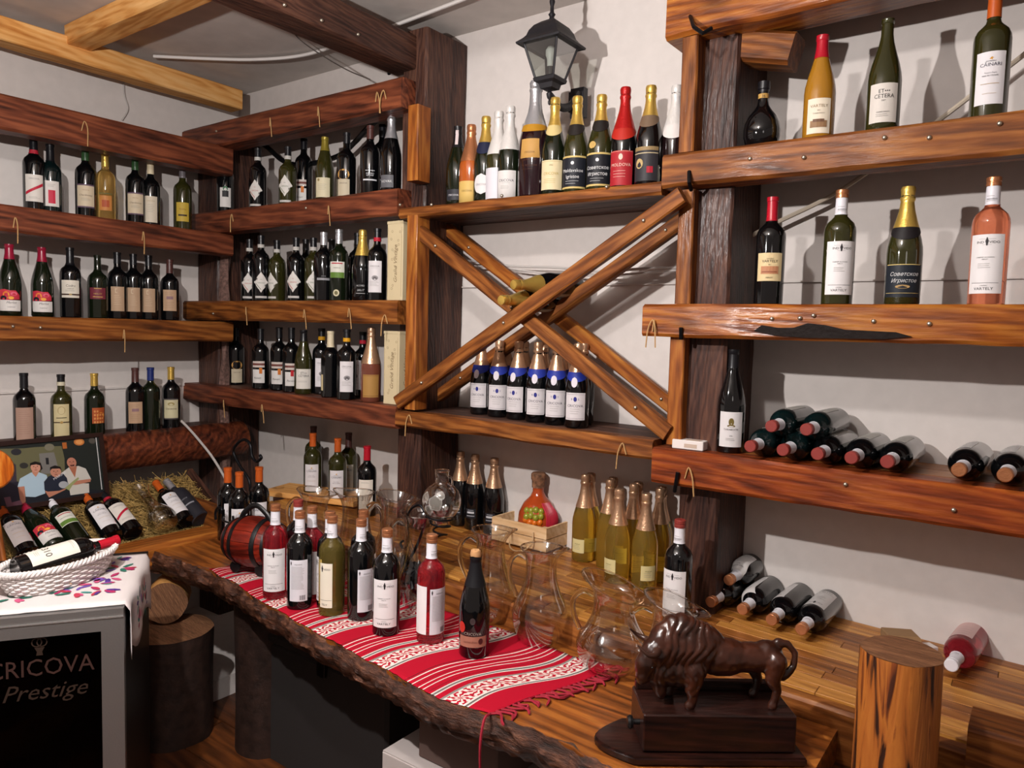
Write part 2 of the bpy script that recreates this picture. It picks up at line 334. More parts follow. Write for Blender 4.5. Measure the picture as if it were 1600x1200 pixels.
# ceiling timbers
t = thing('ceiling_beam', 'dark ceiling beam running onto the post beside the lantern', 'beam', (-2.105, -1.2, 2.765))
link('beam_timber', hewn(3.42, .13, .128, 41, .004, .006), t, (0, 0, 0), (0, 0, pi/2), mat=W_DARK)
for p in ((444, 8), (502, 32), (559, 54)):
    q = px(*p, -2.104); link('nail_head', NAIL, t, (q.x+2.105, q.y+1.2, q.z-2.765), (0, pi/2, 0))
t = thing('ceiling_beam', 'raw pine beam along the left wall under the ceiling', 'beam', (-3.4, -1.2, 2.795))
link('beam_timber', hewn(3.5, .10, .095, 42, .004, .005), t, (0, 0, 0), (0, 0, pi/2), mat=W_PINE)
t = thing('ceiling_beam', 'raw pine crossbeam at upper left resting on another beam', 'beam', (-3.42, 1.47, 2.843))
link('beam_timber', hewn(2.2, .10, .085, 43, .004, .005), t, (0, 0, 0), (0, 0, 0), mat=W_PINE)
t = thing('ceiling_beam', 'short timber block under the top right shelf by post', 'bracket', (-.8, 2.2, 2.52))
link('beam_timber', hewn(.16, .1, .09, 44, .004, .01), t, (0, 0, 0), (0, .25, 0), mat=W_MID)

# crossed braces
def brace(label, a, b, y, wid, th, seed, mat):
    a = Vector((a[0], y, a[1])); b = Vector((b[0], y, b[1])); d = b-a; ang = atan2(d.z, d.x)
    t = thing('brace', label, 'brace', a, (0, -ang, 0))
    link('brace_timber', hewn(d.length, th, wid, seed, .003, .005), t, (0, 0, wid/2), mat=mat)
    for k in (.12, .45, .9): link('nail_head', NAIL, t, (d.length*k, 0, .002), (pi/2, 0, 0))
    return t
brace('front brace falling from upper left to lower right', (-2.06, 2.015), (-.955, 1.315), 2.135, .052, .035, 51, W_MID)
brace('front brace rising from lower left to upper right', (-2.09, 1.325), (-.925, 2.035), 2.098, .052, .035, 52, W_MID)
brace('rear brace falling to the lower right near the wall', (-2.06, 2.03), (-.96, 1.33), 2.335, .05, .035, 53, W_STRIP)
brace('rear brace rising to the upper right near the wall', (-2.06, 1.34), (-.95, 2.03), 2.30, .05, .034, 54, W_MID)

# ------------------------------------------------------------------ bottles
def liquid(name, col, rough=.02): return flat(name, col, rough, trans=.9, ior=1.42, spec=.5)
G_BLACK = flat('glass_black_wine', '07080a', .06, spec=.6, coat=.5)
G_GREEN = flat('glass_dark_green', '10170c', .06, spec=.6, coat=.5)
G_OLIVE = flat('glass_olive', '2b2a10', .06, spec=.6, coat=.5)
G_TEAL = flat('glass_teal_black', '061516', .06, spec=.6, coat=.5)
G_AMBERG = flat('glass_dull_gold', '9a6a1c', .06, spec=.6, coat=.5)
G_ORANGE = flat('glass_orange_wine', 'a8521e', .08, spec=.6, coat=.5)
G_AMBER = liquid('glass_amber_wine', 'eec878')
G_YELLOW = liquid('glass_yellow_wine', 'e6c860')
G_WHITE = flat('glass_white_wine', 'f4d468', .02, trans=.93, ior=1.4)
G_ROSE = liquid('glass_rose_wine', 'e04050')
G_PINK = liquid('glass_pink_wine', 'f0906a')
def foil(n, c, r=.3, m=.7): return flat('foil_'+n, c, r, m, bump=.3, bscale=140)
C = dict(red=flat('cap_red', 'a81426', .3), burg=flat('cap_burgundy', '8c1430', .3), black=flat('cap_black', '121216', .35), orange=flat('cap_orange', 'b4511a', .35),
         gold=foil('gold', 'd8b45a'), brown=flat('cap_brown', '4a2a26', .4), grey=flat('cap_grey', '6a6468', .4), cream=flat('cap_cream', 'cfc0a0', .5),
         white=flat('cap_white', 'd8d6dc', .4), copper=foil('copper', 'c08058', .28), blue=flat('cap_blue', '1a2a66', .35), silver=foil('silver', 'c0c0c4'),
         pinkgold=foil('pink_gold', 'c09878'), dgreen=flat('cap_green', '2c4a2a', .3), redfoil=foil('red', 'b01c1c', .3, .4), whitefoil=flat('foil_white', 'd4d0cc', .35, .2, bump=.3, bscale=120),
         olivegold=flat('cap_olive_gold', '8a7a2c', .35, .4), cork=flat('cork_end', 'b88a5c', .8), coral=flat('cap_coral', '80302a', .4))
PAPER = {}
def paper(c): 
    if c not in PAPER: PAPER[c] = flat('paper_'+c, c, .55, spec=.3)
    return PAPER[c]
def profile(kind, h):
    if kind == 'bordeaux':
        b = h-.115; f = 1.10
        return [(r_*(f if r_ > .03 else (1+(f-1)*max(0, (r_-.015)/.015))), z_) for r_, z_ in [(0, .004), (.026, .002), (.033, 0), (.037, .004), (.0375, b*.6), (.0375, b), (.0362, b+.012), (.032, b+.024), (.024, b+.034), (.0175, b+.042), (.0148, b+.052), (.014, h-.012), (.0155, h-.011), (.0155, h-.001), (.012, h), (0, h)]]
    if kind == 'burgundy':
        b = h*.46
        return [(0, .004), (.03, .002), (.037, 0), (.041, .005), (.0415, b*.5), (.0415, b), (.0395, b+.02), (.034, b+.045), (.026, b+.072), (.0185, b+.1), (.0152, b+.12), (.0142, h-.014), (.0158, h-.012), (.0158, h-.001), (.012, h), (0, h)]
    if kind == 'champagne':
        b = h*.43
        return [(0, .006), (.03, .003), (.038, 0), (.0425, .006), (.0435, b*.5), (.0435, b), (.0425, b+.018), (.038, b+.04), (.031, b+.066), (.0235, b+.092), (.018, b+.114), (.0152, b+.135), (.0145, h-.03), (.0165, h-.026), (.0145, h-.015), (0, h-.012)]
    if kind == 'magnum':
        b = h*.42
        return [(0, .006), (.045, 0), (.0555, .008), (.057, b*.5), (.057, b), (.054, b+.03), (.046, b+.065), (.035, b+.1), (.025, b+.13), (.0205, b+.16), (.0195, h-.03), (.021, h-.026), (.018, h-.015), (0, h-.012)]
    if kind == 'round':
        return [(0, .003), (.03, 0), (.044, .01), (.051, .035), (.052, .055), (.049, .075), (.04, .095), (.026, .112), (.0175, .125), (.0145, .14), (.0145, h-.022), (.0165, h-.02), (.0165, h), (0, h)]
def prof_r(p, z):
    for (r0, z0), (r1, z1) in zip(p[3:], p[4:]):
        if z0 <= z <= z1 and z1 > z0: return r0+(r1-r0)*(z-z0)/(z1-z0)
    return p[-2][0]
def sleeve(p, z0, z1, off=.0008, slant=0, seg=24):
    zs = sorted(set([z0, z1]+[z for r, z in p[3:-1] if z0 < z < z1])); q = [(prof_r(p, z)+off, z) for z in zs]
    if slant:
        me = lathe_me(q, seg, 50)
        for v in me.vertices:
            a = atan2(v.co.x, -v.co.y); k = (z1-v.co.z)/(z1-z0+1e-6); dz = slant*(cos(a)-.2)*k
            v.co.z -= dz; rr = prof_r(p, v.co.z)+off; l = sqrt(v.co.x**2+v.co.y**2); v.co.x *= rr/l; v.co.y *= rr/l
        return me
    return lathe_me(q, seg, 50)
def bend(me, p, off):
    for v in me.vertices:
        r = prof_r(p, max(.002, v.co.z))+off; a = v.co.x/r; v.co.x = r*sin(a); v.co.y = -r*cos(a)
    me.update()
def patch(p, x0, x1, z0, z1, off, shape='rect', nx=10, nz=None):
    zr = p[5][1]; nz = nz or (2 if z1 <= zr else 5)
    if shape == 'round': nz = 10
    if shape == 'diamond': nz = 4
    vs = []; fs = []; cx = (x0+x1)/2; hw = (x1-x0)/2
    ts = [j/nz for j in range(nz+1)]
    for r_, z_ in p[3:-1]:
        if z0+.001 < z_ < z1-.001: ts.append((z_-z0)/(z1-z0))
    ts = sorted(set(ts)); nz = len(ts)-1
    for t in ts:
        k = 1
        if shape == 'diamond': k = 1-abs(2*t-1)+.001
        if shape == 'round': k = sqrt(max(0, 1-(2*t-1)**2))+.001
        if shape == 'torn': k = .85+.2*noise.noise(Vector((t*9, 1, 3)))
        if shape == 'arch' and t > .8: k = sqrt(max(0.02, 1-((t-.8)/.2)**2))
        for i in range(nx+1): vs.append((cx+hw*k*(2*i/nx-1), 0, z0+(z1-z0)*t))
    for j in range(nz):
        for i in range(nx): a = j*(nx+1)+i; fs.append((a, a+1, a+nx+2, a+nx+1))
    me = bpy.data.meshes.new('patch'); me.from_pydata(vs, [], fs); bend(me, p, off)
    me.polygons.foreach_set('use_smooth', [True]*len(me.polygons)); return me
TXT = {}
def text_me(s, size, sx=1.0, shear=0):
    k = (s, size, sx, shear)
    if k not in TXT:
        c = bpy.data.curves.new('t', 'FONT'); c.body = s; c.size = size; c.align_x = 'CENTER'; c.resolution_u = 2; c.shear = shear
        o = bpy.data.objects.new('t', c); COL.objects.link(o)
        me = bpy.data.meshes.new_from_object(o); bpy.data.objects.remove(o); bpy.data.curves.remove(c)
        for v in me.vertices: v.co = Vector((v.co.x*sx, 0, v.co.y))
        TXT[k] = me
    return TXT[k]
def figure_me(s):   # the small standing figure drawn between the letters
    return mesh('fig', [(x*s, 0, z*s) for x, z in ((-.12, 0), (.12, 0), (.2, .5), (.3, .9), (.12, 1.35), (.1, 1.6), (-.1, 1.6), (-.12, 1.35), (-.3, .9), (-.2, .5))], [tuple(range(10))])
def rect_me(w, h): return mesh('r', [(-w/2, 0, 0), (w/2, 0, 0), (w/2, 0, h), (-w/2, 0, h)], [(0, 1, 2, 3)])
def print_mes(els, p, off):
    """els grouped by colour -> {colour: mesh}"""
    g = {}
    for e in els:
        k = e[0]
        if k == 't': _, s, x, z, size, col = e[:6]; me = text_me(s, size, e[6] if len(e) > 6 else 1.0, e[7] if len(e) > 7 else 0); M = T_((x, 0, z))
        elif k == 'b': _, x, z, w_, h_, col = e; n = max(1, int(w_/.008)); me = mesh('b', [(w_*(i/n-.5), 0, j*h_) for j in (0, 1) for i in range(n+1)], [(i, i+1, n+2+i, n+1+i) for i in range(n)]); M = T_((x, 0, z))
        elif k == 'f': _, x, z, s, col = e; me = figure_me(s); M = T_((x, 0, z))
        elif k == 'o': _, x, z, rx, rz, col = e; me = mesh('o', [(rx*cos(a*pi/6), 0, rz*sin(a*pi/6)) for a in range(12)], [tuple(range(12))]); M = T_((x, 0, z))
        elif k == 'g': _, pts, col = e; me = mesh('g', [(a, 0, b) for a, b in pts], [tuple(range(len(pts)))]); M = T_((0, 0, 0))
        if k == 'g':
            bm = bmesh.new(); bm.from_mesh(me); bmesh.ops.triangulate(bm, faces=bm.faces)
            for _ in range(3): bmesh.ops.subdivide_edges(bm, edges=[e_ for e_ in bm.edges if abs(e_.verts[0].co.x-e_.verts[1].co.x) > .007], cuts=1); bmesh.ops.triangulate(bm, faces=[f_ for f_ in bm.faces if len(f_.verts) > 3])
            me = bpy.data.meshes.new('g'); bm.to_mesh(me); bm.free()
        g.setdefault(col, []).append((me, M))
    out = {}
    for i, (col, l) in enumerate(g.items()):
        bm = bmesh.new()
        for me, M in l:
            n = len(bm.verts); bm.from_mesh(me); bm.verts.ensure_lookup_table(); bmesh.ops.transform(bm, matrix=M, verts=bm.verts[n:])
        me = bpy.data.meshes.new('print'); bm.to_mesh(me); bm.free(); bend(me, p, off+.00025*(i+1)); setmat(me, paper(col)); out[col] = me
    return out
def lines(x, z, w, n, dz=.0045, col='8a8680', th=.0009):
    r = random.Random(int(z*1e4)+n); return [('b', x-(w*(1-f))/2, z-i*dz, w*f, th, col) for i in range(n) for f in [r.uniform(.7, 1)]]
DK = '2a2628'
def ind_front(): return [('t', 'IND', -.0145, .150, .0085, DK, 1.15), ('f', 0, .1445, .0125, DK), ('t', 'VIDO', .0165, .150, .0085, DK, 1.15), ('b', .0, .1605, .038, .0004, DK), ('b', .0, .1465, .02, .0003, DK), ('t', 'CABERNET SAUVIGNON', -.002, .115, .0036, DK), ('t', 'MERLOT', -.002, .110, .0036, DK)] + lines(-.002, .1, .03, 3) + [('b', 0, .0535, .062, .0009, DK), ('t', 'VARTELY', -.002, .0365, .0095, DK, 1.1), ('t', 'CHATEAU', -.002, .046, .0035, DK, 1, .3)]
def ind_back(): return [('f', -.024, .148, .008, DK), ('t', 'INDIVIDO', 0, .149, .0055, DK)] + lines(-.001, .142, .046, 18, .0042) + [('b', .004+i*.0022, .034, .0012 if i % 3 else .0005, .016, DK) for i in range(9)]
def vart(): return [('t', 'CHATEAU', 0, .130, .0045, '6a5a40', 1, .3), ('t', 'VARTELY', 0, .121, .0105, '4a4030', 1.05), ('t', '2011', 0, .113, .004, '4a4030')]
def cric(z=.105, s=.012, col='4a4650'): return [('t', 'CRICOVA', 0, z, s, col, 1.05), ('b', 0, z-.005, .03, .0005, col)]
def cain(): return [('g', [(-.004, .142), (.001, .147), (.006, .144), (.002, .1435), (.004, .139), (.0, .1415)], 'c08a2a'), ('t', 'DOMENIILE', 0, .1355, .0042, '3a3a4a'), ('t', 'CĂINARI', 0, .125, .0115, '3a3a4a', 1.05), ('t', 'Feteasca Regala', 0, .108, .0042, '6a6a70', 1, .3), ('t', 'MAR DE CĂINARI', 0, .101, .0045, '2a2a30'), ('b', 0, .083, .04, .0009, 'a8864a'), ('b', 0, .06, .03, .0006, 'a8864a')]
# style: kind, glass, cap(kind,colour[,len]), label(z0,z1,halfwidth,colour,shape,els), neck band, words
S = {}
def st(n, kind, glass, cap, lab, words, band=None, h=None, lab2=None): S[n] = (kind, glass, cap, lab, words, band, h, lab2)
CR = 'd9cdb4'; WH = 'dcd8d8'; BE = 'b99a78'
INDL = (.028, .172, .040, WH, 'rect'); INDB = (.030, .165, .030, 'd4d2d8', 'rect')
st('ind_red', 'bordeaux', G_BLACK, ('screw', 'copper'), INDL+(ind_front(),), 'black wine bottle with white figure label and copper cap', h=.315)
st('ind_redcap', 'bordeaux', G_BLACK, ('screw', 'coral'), INDL+(ind_front(),), 'black wine bottle with white neck sleeve and coral cap', h=.315)
st('ind_back', 'bordeaux', G_BLACK, ('screw', 'copper'), INDB+(ind_back(),), 'black wine bottle showing its text-filled back label', h=.315)
st('ind_rose', 'bordeaux', G_ROSE, ('screw', 'copper'), INDL+(ind_front(),), 'rosé wine bottle with tall white figure label', h=.315)
st('ind_rose2', 'bordeaux', G_ROSE, ('screw', 'copper'), INDB+(ind_back(),), 'red rosé bottle turned to show its narrow back label', h=.315, lab2=('side', WH))
st('ind_pink', 'bordeaux', G_PINK, ('screw', 'copper'), INDL+(ind_front(),), 'orange-pink wine bottle with tall white label', h=.315)
st('ind_white', 'bordeaux', G_WHITE, ('screw', 'copper'), (.03, .172, .022, 'ddd6c4', 'rect', [('t', 'VIDO', .004, .150, .0085, DK, 1.1), ('f', -.012, .1445, .0125, DK), ('b', 0, .0535, .04, .0009, DK), ('t', 'TELY', -.004, .0365, .009, DK)]), 'yellow white-wine bottle with white label and copper cap', h=.315)
st('ind_olive', 'bordeaux', G_OLIVE, ('screw', 'copper'), INDL+(ind_front(),), 'olive green bottle with white figure label', h=.315)
st('cain', 'bordeaux', G_OLIVE, ('foil', 'orange'), (.035, .160, .033, 'd6d2d4', 'rect', cain()), 'olive wine bottle with white label and orange capsule')
st('cain_d', 'bordeaux', G_BLACK, ('foil', 'orange'), (.035, .160, .033, 'd6d2d4', 'rect', cain()), 'dark wine bottle with white label and orange capsule')
st('cain_b', 'bordeaux', G_OLIVE, ('foil', 'brown', .07), (.035, .155, .03, '8f8a80', 'rect', cain()), 'olive wine bottle with brown capsule')
st('n310', 'bordeaux', G_BLACK, ('foil', 'red'), (.03, .160, .033, 'd8d0c4', 'rect', [('t', '310', 0, .07, .026, '1c1a1c')]+lines(0, .15, .04, 2)+lines(0, .055, .02, 3)), 'dark wine bottle with 310 label and red capsule')
st('vart_red', 'bordeaux', G_BLACK, ('foil', 'red', .068), (.068, .148, .037, 'cdb88c', 'rect', vart()+[('b', 0, .088, .05, .022, 'b07a58')]+[('b', 0, .0925, .044, .003, '8a5038'), ('t', 'MERLOT', 0, .076, .005, '4a3828')]), 'dark bottle with cream château label')
st('vart_y', 'burgundy', G_AMBERG, ('foil', 'red', .062), (.018, .112, .032, 'd8ccb8', 'rect', [('t', 'VARTELY', 0, .088, .011, '7a6240', 1.05), ('t', '2011', 0, .078, .0045, '4a4030'), ('t', 'CHARDONNAY', 0, .07, .0045, '7a7060'), ('b', 0, .034, .044, .018, '8a6a4c'), ('b', 0, .048, .03, .008, '6a4c3a')]), 'golden burgundy-shaped bottle with red capsule')
st('etc', 'burgundy', G_OLIVE, ('none', 'dgreen'), (.025, .125, .036, 'c9c2ba', 'rect', [('t', 'ET•••', .001, .100, .014, '1c1a1c', .95), ('t', 'CETERA', .001, .087, .0145, '1c1a1c', .95), ('t', '2007', 0, .079, .005, '1c1a1c'), ('t', 'CHARDONNAY', 0, .05, .0045, '3a3838')]+lines(0, .045, .035, 2)), 'dark green burgundy-shaped bottle with grey-white label')
st('champ_ru', 'champagne', G_OLIVE, ('champ', 'gold'), (.02, .105, .05, '1b2028', 'rect', [('b', 0, .103, .09, .002, 'c8b070'), ('t', 'Советское', .002, .075, .014, 'c8c8c8', 1, .3), ('t', 'Игристое', .002, .058, .014, 'c8c8c8', 1, .3), ('o', 0, .047, .018, .005, 'a88a5a'), ('b', 0, .03, .09, .001, 'c8b070')]), 'green sparkling bottle, black label, gold foil', band=('1a1618', .03))
st('caravan', 'burgundy', G_BLACK, ('foil', 'black', .055), (.02, .125, .036, 'cfcbcb', 'rect', [('o', 0, .095, .008, .012, '6a5a2a'), ('o', 0, .083, .012, .004, '6a5a2a'), ('t', 'TARABOSTE', 0, .07, .0075, '5a5450', 1.05), ('t', '2009', 0, .052, .0045, '3a3638')]+lines(0, .045, .03, 2)), 'tall black bottle with white helmet-emblem label')
st('flask', 'round', G_BLACK, ('foil', 'black', .03), (.145, .158, .02, 'b08a4a', 'rect', [('t', '36', 0, .1465, .011, '1a1410')]), 'squat round black flask bottle', h=.192)
st('l_red', 'bordeaux', G_BLACK, ('foil', 'black', .07), (.04, .150, .034, 'cfc8c0', 'rect', [('t', 'CRICOVA', 0, .130, .009, '6a6468'), ('g', [(-.033, .066), (-.033, .078), (.033, .118), (.033, .106)], 'b01c34')]+lines(0, .058, .04, 2)), 'black bottle, white label crossed by red diagonal ribbon', band=('a02030', -.008))
st('l_block', 'bordeaux', G_TEAL, ('foil', 'black', .07), (.03, .135, .033, 'd0cac4', 'rect', [('b', .004, .042, .026, .055, 'b82840')]+lines(.004, .12, .03, 3)), 'dark bottle with white label and red block')
st('l_cream', 'bordeaux', G_BLACK, ('foil', 'dgreen', .06), (.045, .145, .036, 'c4b49a', 'rect', [('b', 0, .139, .072, .006, '5a4656'), ('b', 0, .045, .072, .006, '5a4656'), ('t', 'Chardonnay', 0, .095, .0105, '4a3a38', 1, .2), ('t', 'CRICOVA', 0, .118, .006, '8a6a50')]+lines(0, .085, .04, 3)), 'dark bottle, cream label banded purple')
st('l_amber', 'bordeaux', G_AMBER, ('foil', 'gold', .06), (.045, .11, .026, 'b4763c', 'rect', [('b', 0, .118, .06, .002, '4a6a4a'), ('b', 0, .06, .03, .03, 'a04a28')]), 'amber dessert wine bottle with gold capsule')
st('l_beige', 'bordeaux', G_BLACK, ('foil', 'cream', .055), (.02, .14, .03, 'c8bca8', 'rect', [('t', 'CRICOVA', 0, .115, .008, 'a08a60')]+lines(0, .1, .03, 5, .008)), 'dark bottle with plain ivory label and cream cap')
st('l_yel', 'bordeaux', G_OLIVE, ('foil', 'grey', .055), (.045, .135, .03, 'b79a3a', 'rect', [('t', 'Riesling', 0, .1, .01, '7a4a1a', 1, .2), ('b', 0, .07, .04, .008, '3a2a1c')]), 'olive bottle with mustard yellow label')
FLORAL = [('g', [(-.04, .062), (-.04, .105), (-.02, .108), (0, .103), (.02, .104), (.036, .085), (.036, .068)], 'b83040'), ('o', -.014, .085, .012, .014, 'd88a2a'), ('o', .014, .09, .012, .008, 'd06078'), ('o', -.024, .072, .012, .01, '1a1a24'), ('o', .004, .073, .01, .006, 'e0a040'), ('b', 0, .022, .08, .042, 'cfcac6'), ('t', 'Merlot', .004, .05, .013, '3a3438', 1, .3), ('t', 'CABERNET', .004, .034, .006, '3a3438')]
st('l_floral', 'burgundy', G_GREEN, ('foil', 'burg', .06), (.02, .064, .04, 'cfcac6', 'rect', FLORAL), 'burgundy-shaped bottle with colourful floral label')
st('l_cod', 'bordeaux', G_BLACK, ('foil', 'black', .075), (.085, .16, .037, 'cfc8ba', 'rect', [('t', 'Codru', 0, .132, .014, '2c2622', 1, .2), ('t', 'CABERNET', 0, .122, .0055, '4a4440'), ('b', 0, .096, .074, .006, '3a241c'), ('o', 0, .099, .006, .004, 'a89060')]+lines(0, .117, .04, 2)), 'dark bottle with wide ivory script label')
st('l_red_green', 'bordeaux', G_GREEN, ('none', 'dgreen'), (.085, .135, .034, '6a2834', 'rect', [('t', 'MERLOT', 0, .105, .009, 'b89a50'), ('b', 0, .13, .03, .003, 'b89a50'), ('b', 0, .093, .04, .003, 'b89a50')]), 'green-necked bottle with maroon and gold label')
st('l_tan', 'bordeaux', G_BLACK, ('foil', 'black', .05), (.035, .145, .029, 'a88c72', 'rect', [('b', -.009, .118, .0015, .018, 'd8c8a8'), ('b', -.005, .134, .008, .0015, 'd8c8a8'), ('b', -.005, .118, .008, .0015, 'd8c8a8')]+lines(0, .105, .03, 6, .008, 'cdb898')), 'black bottle with plain tan label')
st('l_tan_br', 'bordeaux', G_BLACK, ('foil', 'brown', .065), (.045, .145, .032, 'b39478', 'rect', [('b', 0, .1, .03, .014, '8a6a70')]+lines(0, .13, .04, 2, .008, '8a6a50')+lines(0, .085, .04, 4, .008, '8a6a50')), 'black bottle, brown capsule and beige label')
st('l_beige3', 'bordeaux', G_BLACK, ('foil', 'black', .06), (.01, .15, .034, 'a88878', 'rect', lines(0, .14, .045, 12, .009, '8a6a5a')), 'navy-capped bottle with tall beige label')
st('l_arch', 'bordeaux', G_OLIVE, ('foil', 'black', .045), (.01, .155, .031, 'c6b88e', 'rect', [('o', 0, .128, .015, .018, 'a89468'), ('o', 0, .128, .012, .015, 'c6b88e'), ('b', 0, .095, .04, .003, '3a3020'), ('b', 0, .075, .062, .004, '3a2418'), ('o', 0, .077, .006, .006, 'a88a50')]), 'olive bottle with arched drawing on cream label', band=('c8c0a8', -.01))
st('l_orange', 'bordeaux', G_GREEN, ('foil', 'gold', .055), (.06, .13, .028, 'a04a22', 'rect', [('o', .008, .095, .018, .014, 'd8903a'), ('t', 'T', .008, .09, .014, '6a2a14')]+[('o', -.018+.011*(i % 4), .066+.016*(i//4), .004, .005, 'c88a50') for i in range(14)]), 'green bottle with orange patterned label')
st('l_blue', 'bordeaux', G_GREEN, ('foil', 'blue', .06), None, 'unlabelled dark bottle with blue capsule')
st('l_chard', 'bordeaux', G_BLACK, ('foil', 'gold', .06), (.05, .15, .034, 'c4bc9a', 'rect', [('b', 0, .144, .068, .006, '4a4244'), ('b', 0, .05, .068, .006, '4a4244'), ('t', 'Chardonnay', 0, .098, .0105, '3a302c', 1, .2), ('o', 0, .124, .016, .009, '9a8a5a')]), 'black bottle, gold capsule and cream banded label')
def dia(c): return [('t', 'ORIGINI', 0, .083, .009, c), ('t', 'VIN', 0, .1, .006, c), ('g', [(-.027, .084), (0, .052), (.0, .056), (-.024, .084)], c)]
def DI(c, cap='black', g=G_BLACK, w='black'): return ('bordeaux', g, ('foil', cap, .055), (.04, .138, .036, 'd0ccc6', 'diamond', dia(c)), w+' bottle with diamond-shaped label')
st('dia_r', *DI('b04a40')[:4], 'black bottle with red-printed diamond label', lab2=('base', 'b8b4b0'), h=None, band=('b8b4ae', -.004))
st('dia_g', *DI('5a6a4a', g=G_OLIVE)[:4], 'olive bottle with green-printed diamond label', lab2=('base', 'b8b4b0'), band=('b8b4ae', -.004))
st('dia_k', *DI('5a6a4a')[:4], 'black bottle with green-printed diamond label', lab2=('base', 'b8b4b0'), band=('b8b4ae', -.004))
st('pat', 'bordeaux', G_BLACK, ('foil', 'black', .05), (.03, .095, .030, 'd0ccc8', 'rect', [('b', 0, .105, .06, .03, 'c4b8b0'), ('b', .0, .115, .06, .010, '6a3a34'), ('b', .012, .075, .014, .028, 'c06a20'), ('t', 'Purcari', -.004, .05, .012, '1c1c20', 1, .3)]), 'black bottle with landscape strip and orange tab label')
st('pat_r', 'bordeaux', G_BLACK, ('foil', 'black', .05), (.03, .095, .030, 'd0ccc8', 'rect', [('b', 0, .105, .06, .03, 'c4b8b0'), ('b', .0, .115, .06, .010, '6a3a34'), ('b', .004, .075, .014, .028, 'b01c24'), ('t', 'Purcari', -.004, .05, .012, '1c1c20', 1, .3)]), 'black bottle with landscape strip and red tab label')
st('pat_c', 'bordeaux', G_BLACK, ('foil', 'black', .05), (.03, .125, .027, 'd0ccc8', 'rect', [('o', 0, .12, .012, .012, '3a6a4a'), ('b', 0, .08, .03, .03, '2a2a2c')]), 'black bottle with black-and-white picture label')
st('gold_b', 'burgundy', G_OLIVE, ('foil', 'olivegold', .06), (.015, .1, .034, 'c8bea0', 'rect', [('o', -.018, .09, .006, .006, '8a7a50')]+lines(0, .07, .04, 4, .007)), 'olive burgundy-shaped bottle with gold-green capsule')
st('half', 'bordeaux', G_BLACK, ('foil', 'black', .045), (.01, .08, .028, 'b8ac94', 'rect', [('o', 0, .1, .028, .022, 'b88a4a'), ('t', 'CRICOVA', 0, .06, .008, '4a4440')]), 'black bottle with gold semicircle over cream label')
st('slim', 'bordeaux', G_BLACK, ('foil', 'brown', .055), (.06, .066, .03, 'c8c8cc', 'rect', [('b', 0, .1, .04, .002, 'c8c8cc'), ('b', 0, .08, .03, .002, 'c8c8cc'), ('t', 'NEGRU', 0, .085, .01, 'c8c8cc')]), 'black bottle printed directly with silver lettering')
st('slim2', 'bordeaux', G_BLACK, ('foil', 'black', .055), (.03, .11, .02, '9a7478', 'rect', []), 'black bottle with dull pink strip label, half hidden')
st('bigblack', 'champagne', G_BLACK, ('champ', 'silver'), (.02, .07, .03, '5a5a5e', 'rect', [('t', 'NOVAK', 0, .04, .014, 'c8c8c8')]), 'broad black sparkling bottle with silver-white seal')
st('back', 'bordeaux', G_BLACK, ('foil', 'black', .05), None, 'black bottle half hidden behind others')
st('silvercap', 'bordeaux', G_BLACK, ('foil', 'silver', .055), (.09, .1, .03, '8a8a8e', 'rect', [('t', 'CUVEE', 0, .105, .007, '8a8a8e')]), 'black bottle with silver capsule')
st('green_l', 'bordeaux', G_GREEN, ('foil', 'silver', .06), (.1, .17, .034, 'd0cfc4', 'rect', [('b', 0, .1, .066, .024, '5a7a32'), ('t', 'ORASUL', 0, .14, .009, '3a3a34'), ('b', 0, .16, .05, .005, 'a83040'), ('o', -.002, .035, .014, .015, 'c8c0a0'), ('o', -.002, .035, .008, .009, '6a6440')]), 'green bottle, white-green label and silver cap')
st('gold_sl', 'champagne', G_BLACK, ('champ', 'gold'), (.03, .032, .02, 'a8a8a8', 'rect', [('t', 'ACORD', 0, .06, .01, 'a8a8a8'), ('t', 'BRUT', 0, .04, .012, 'a8a8a8', 1, .3)]), 'black sparkling bottle with long gold foil')
st('redband', 'bordeaux', G_BLACK, ('foil', 'black', .05), (.035, .165, .030, 'd2ced0', 'rect', cric(.14, .009, '5a5658')+[('o', .002, .095, .014, .01, '8a8688'), ('o', .002, .092, .009, .008, '5a5658')]+lines(0, .08, .04, 5)), 'black bottle, white label and red neck band', band=('b01c30', -.0))
st('yelband', 'bordeaux', G_BLACK, ('foil', 'black', .05), (.035, .165, .030, 'd2ced0', 'rect', cric(.14, .009, '5a5658')+[('o', .002, .095, .014, .01, '8a8688'), ('o', .002, .092, .009, .008, '5a5658')]+lines(0, .08, .04, 5)), 'black bottle, white label and yellow neck band', band=('c89018', -.0))
st('creamneck', 'bordeaux', G_BLACK, ('foil', 'cream', .07), (.03, .1, .008, 'c8b890', 'rect', []), 'black bottle with cream capsule, label turned away')
st('prosegold', 'champagne', flat('glass_copper_rose', '6a3a2c', .08, coat=.5), ('champ', 'pinkgold', .15), (.02, .115, .036, 'a07840', 'rect', [('b', 0, .11, .07, .002, '7a5428'), ('b', 0, .025, .07, .002, '7a5428')]), 'pink sparkling bottle with bronze label and gold foil')
st('etc2', 'burgundy', G_OLIVE, ('foil', 'black', .05), (.025, .115, .036, 'cfcac2', 'rect', [('t', 'ET•••', .001, .092, .014, '1c1a1c', .95), ('t', 'CETERA', .001, .079, .0145, '1c1a1c', .95)]+lines(0, .06, .05, 2)), 'olive burgundy-shaped bottle with white label, black cap')
st('cx1', 'champagne', G_GREEN, ('foil', 'black', .08), (.02, .06, .03, '2a2a30', 'rect', [('t', 'CRICOVA', 0, .035, .010, 'c8c8cc')]), 'small dark green sparkling bottle with black striped capsule', lab2=('tax', 'c8b8b8'))
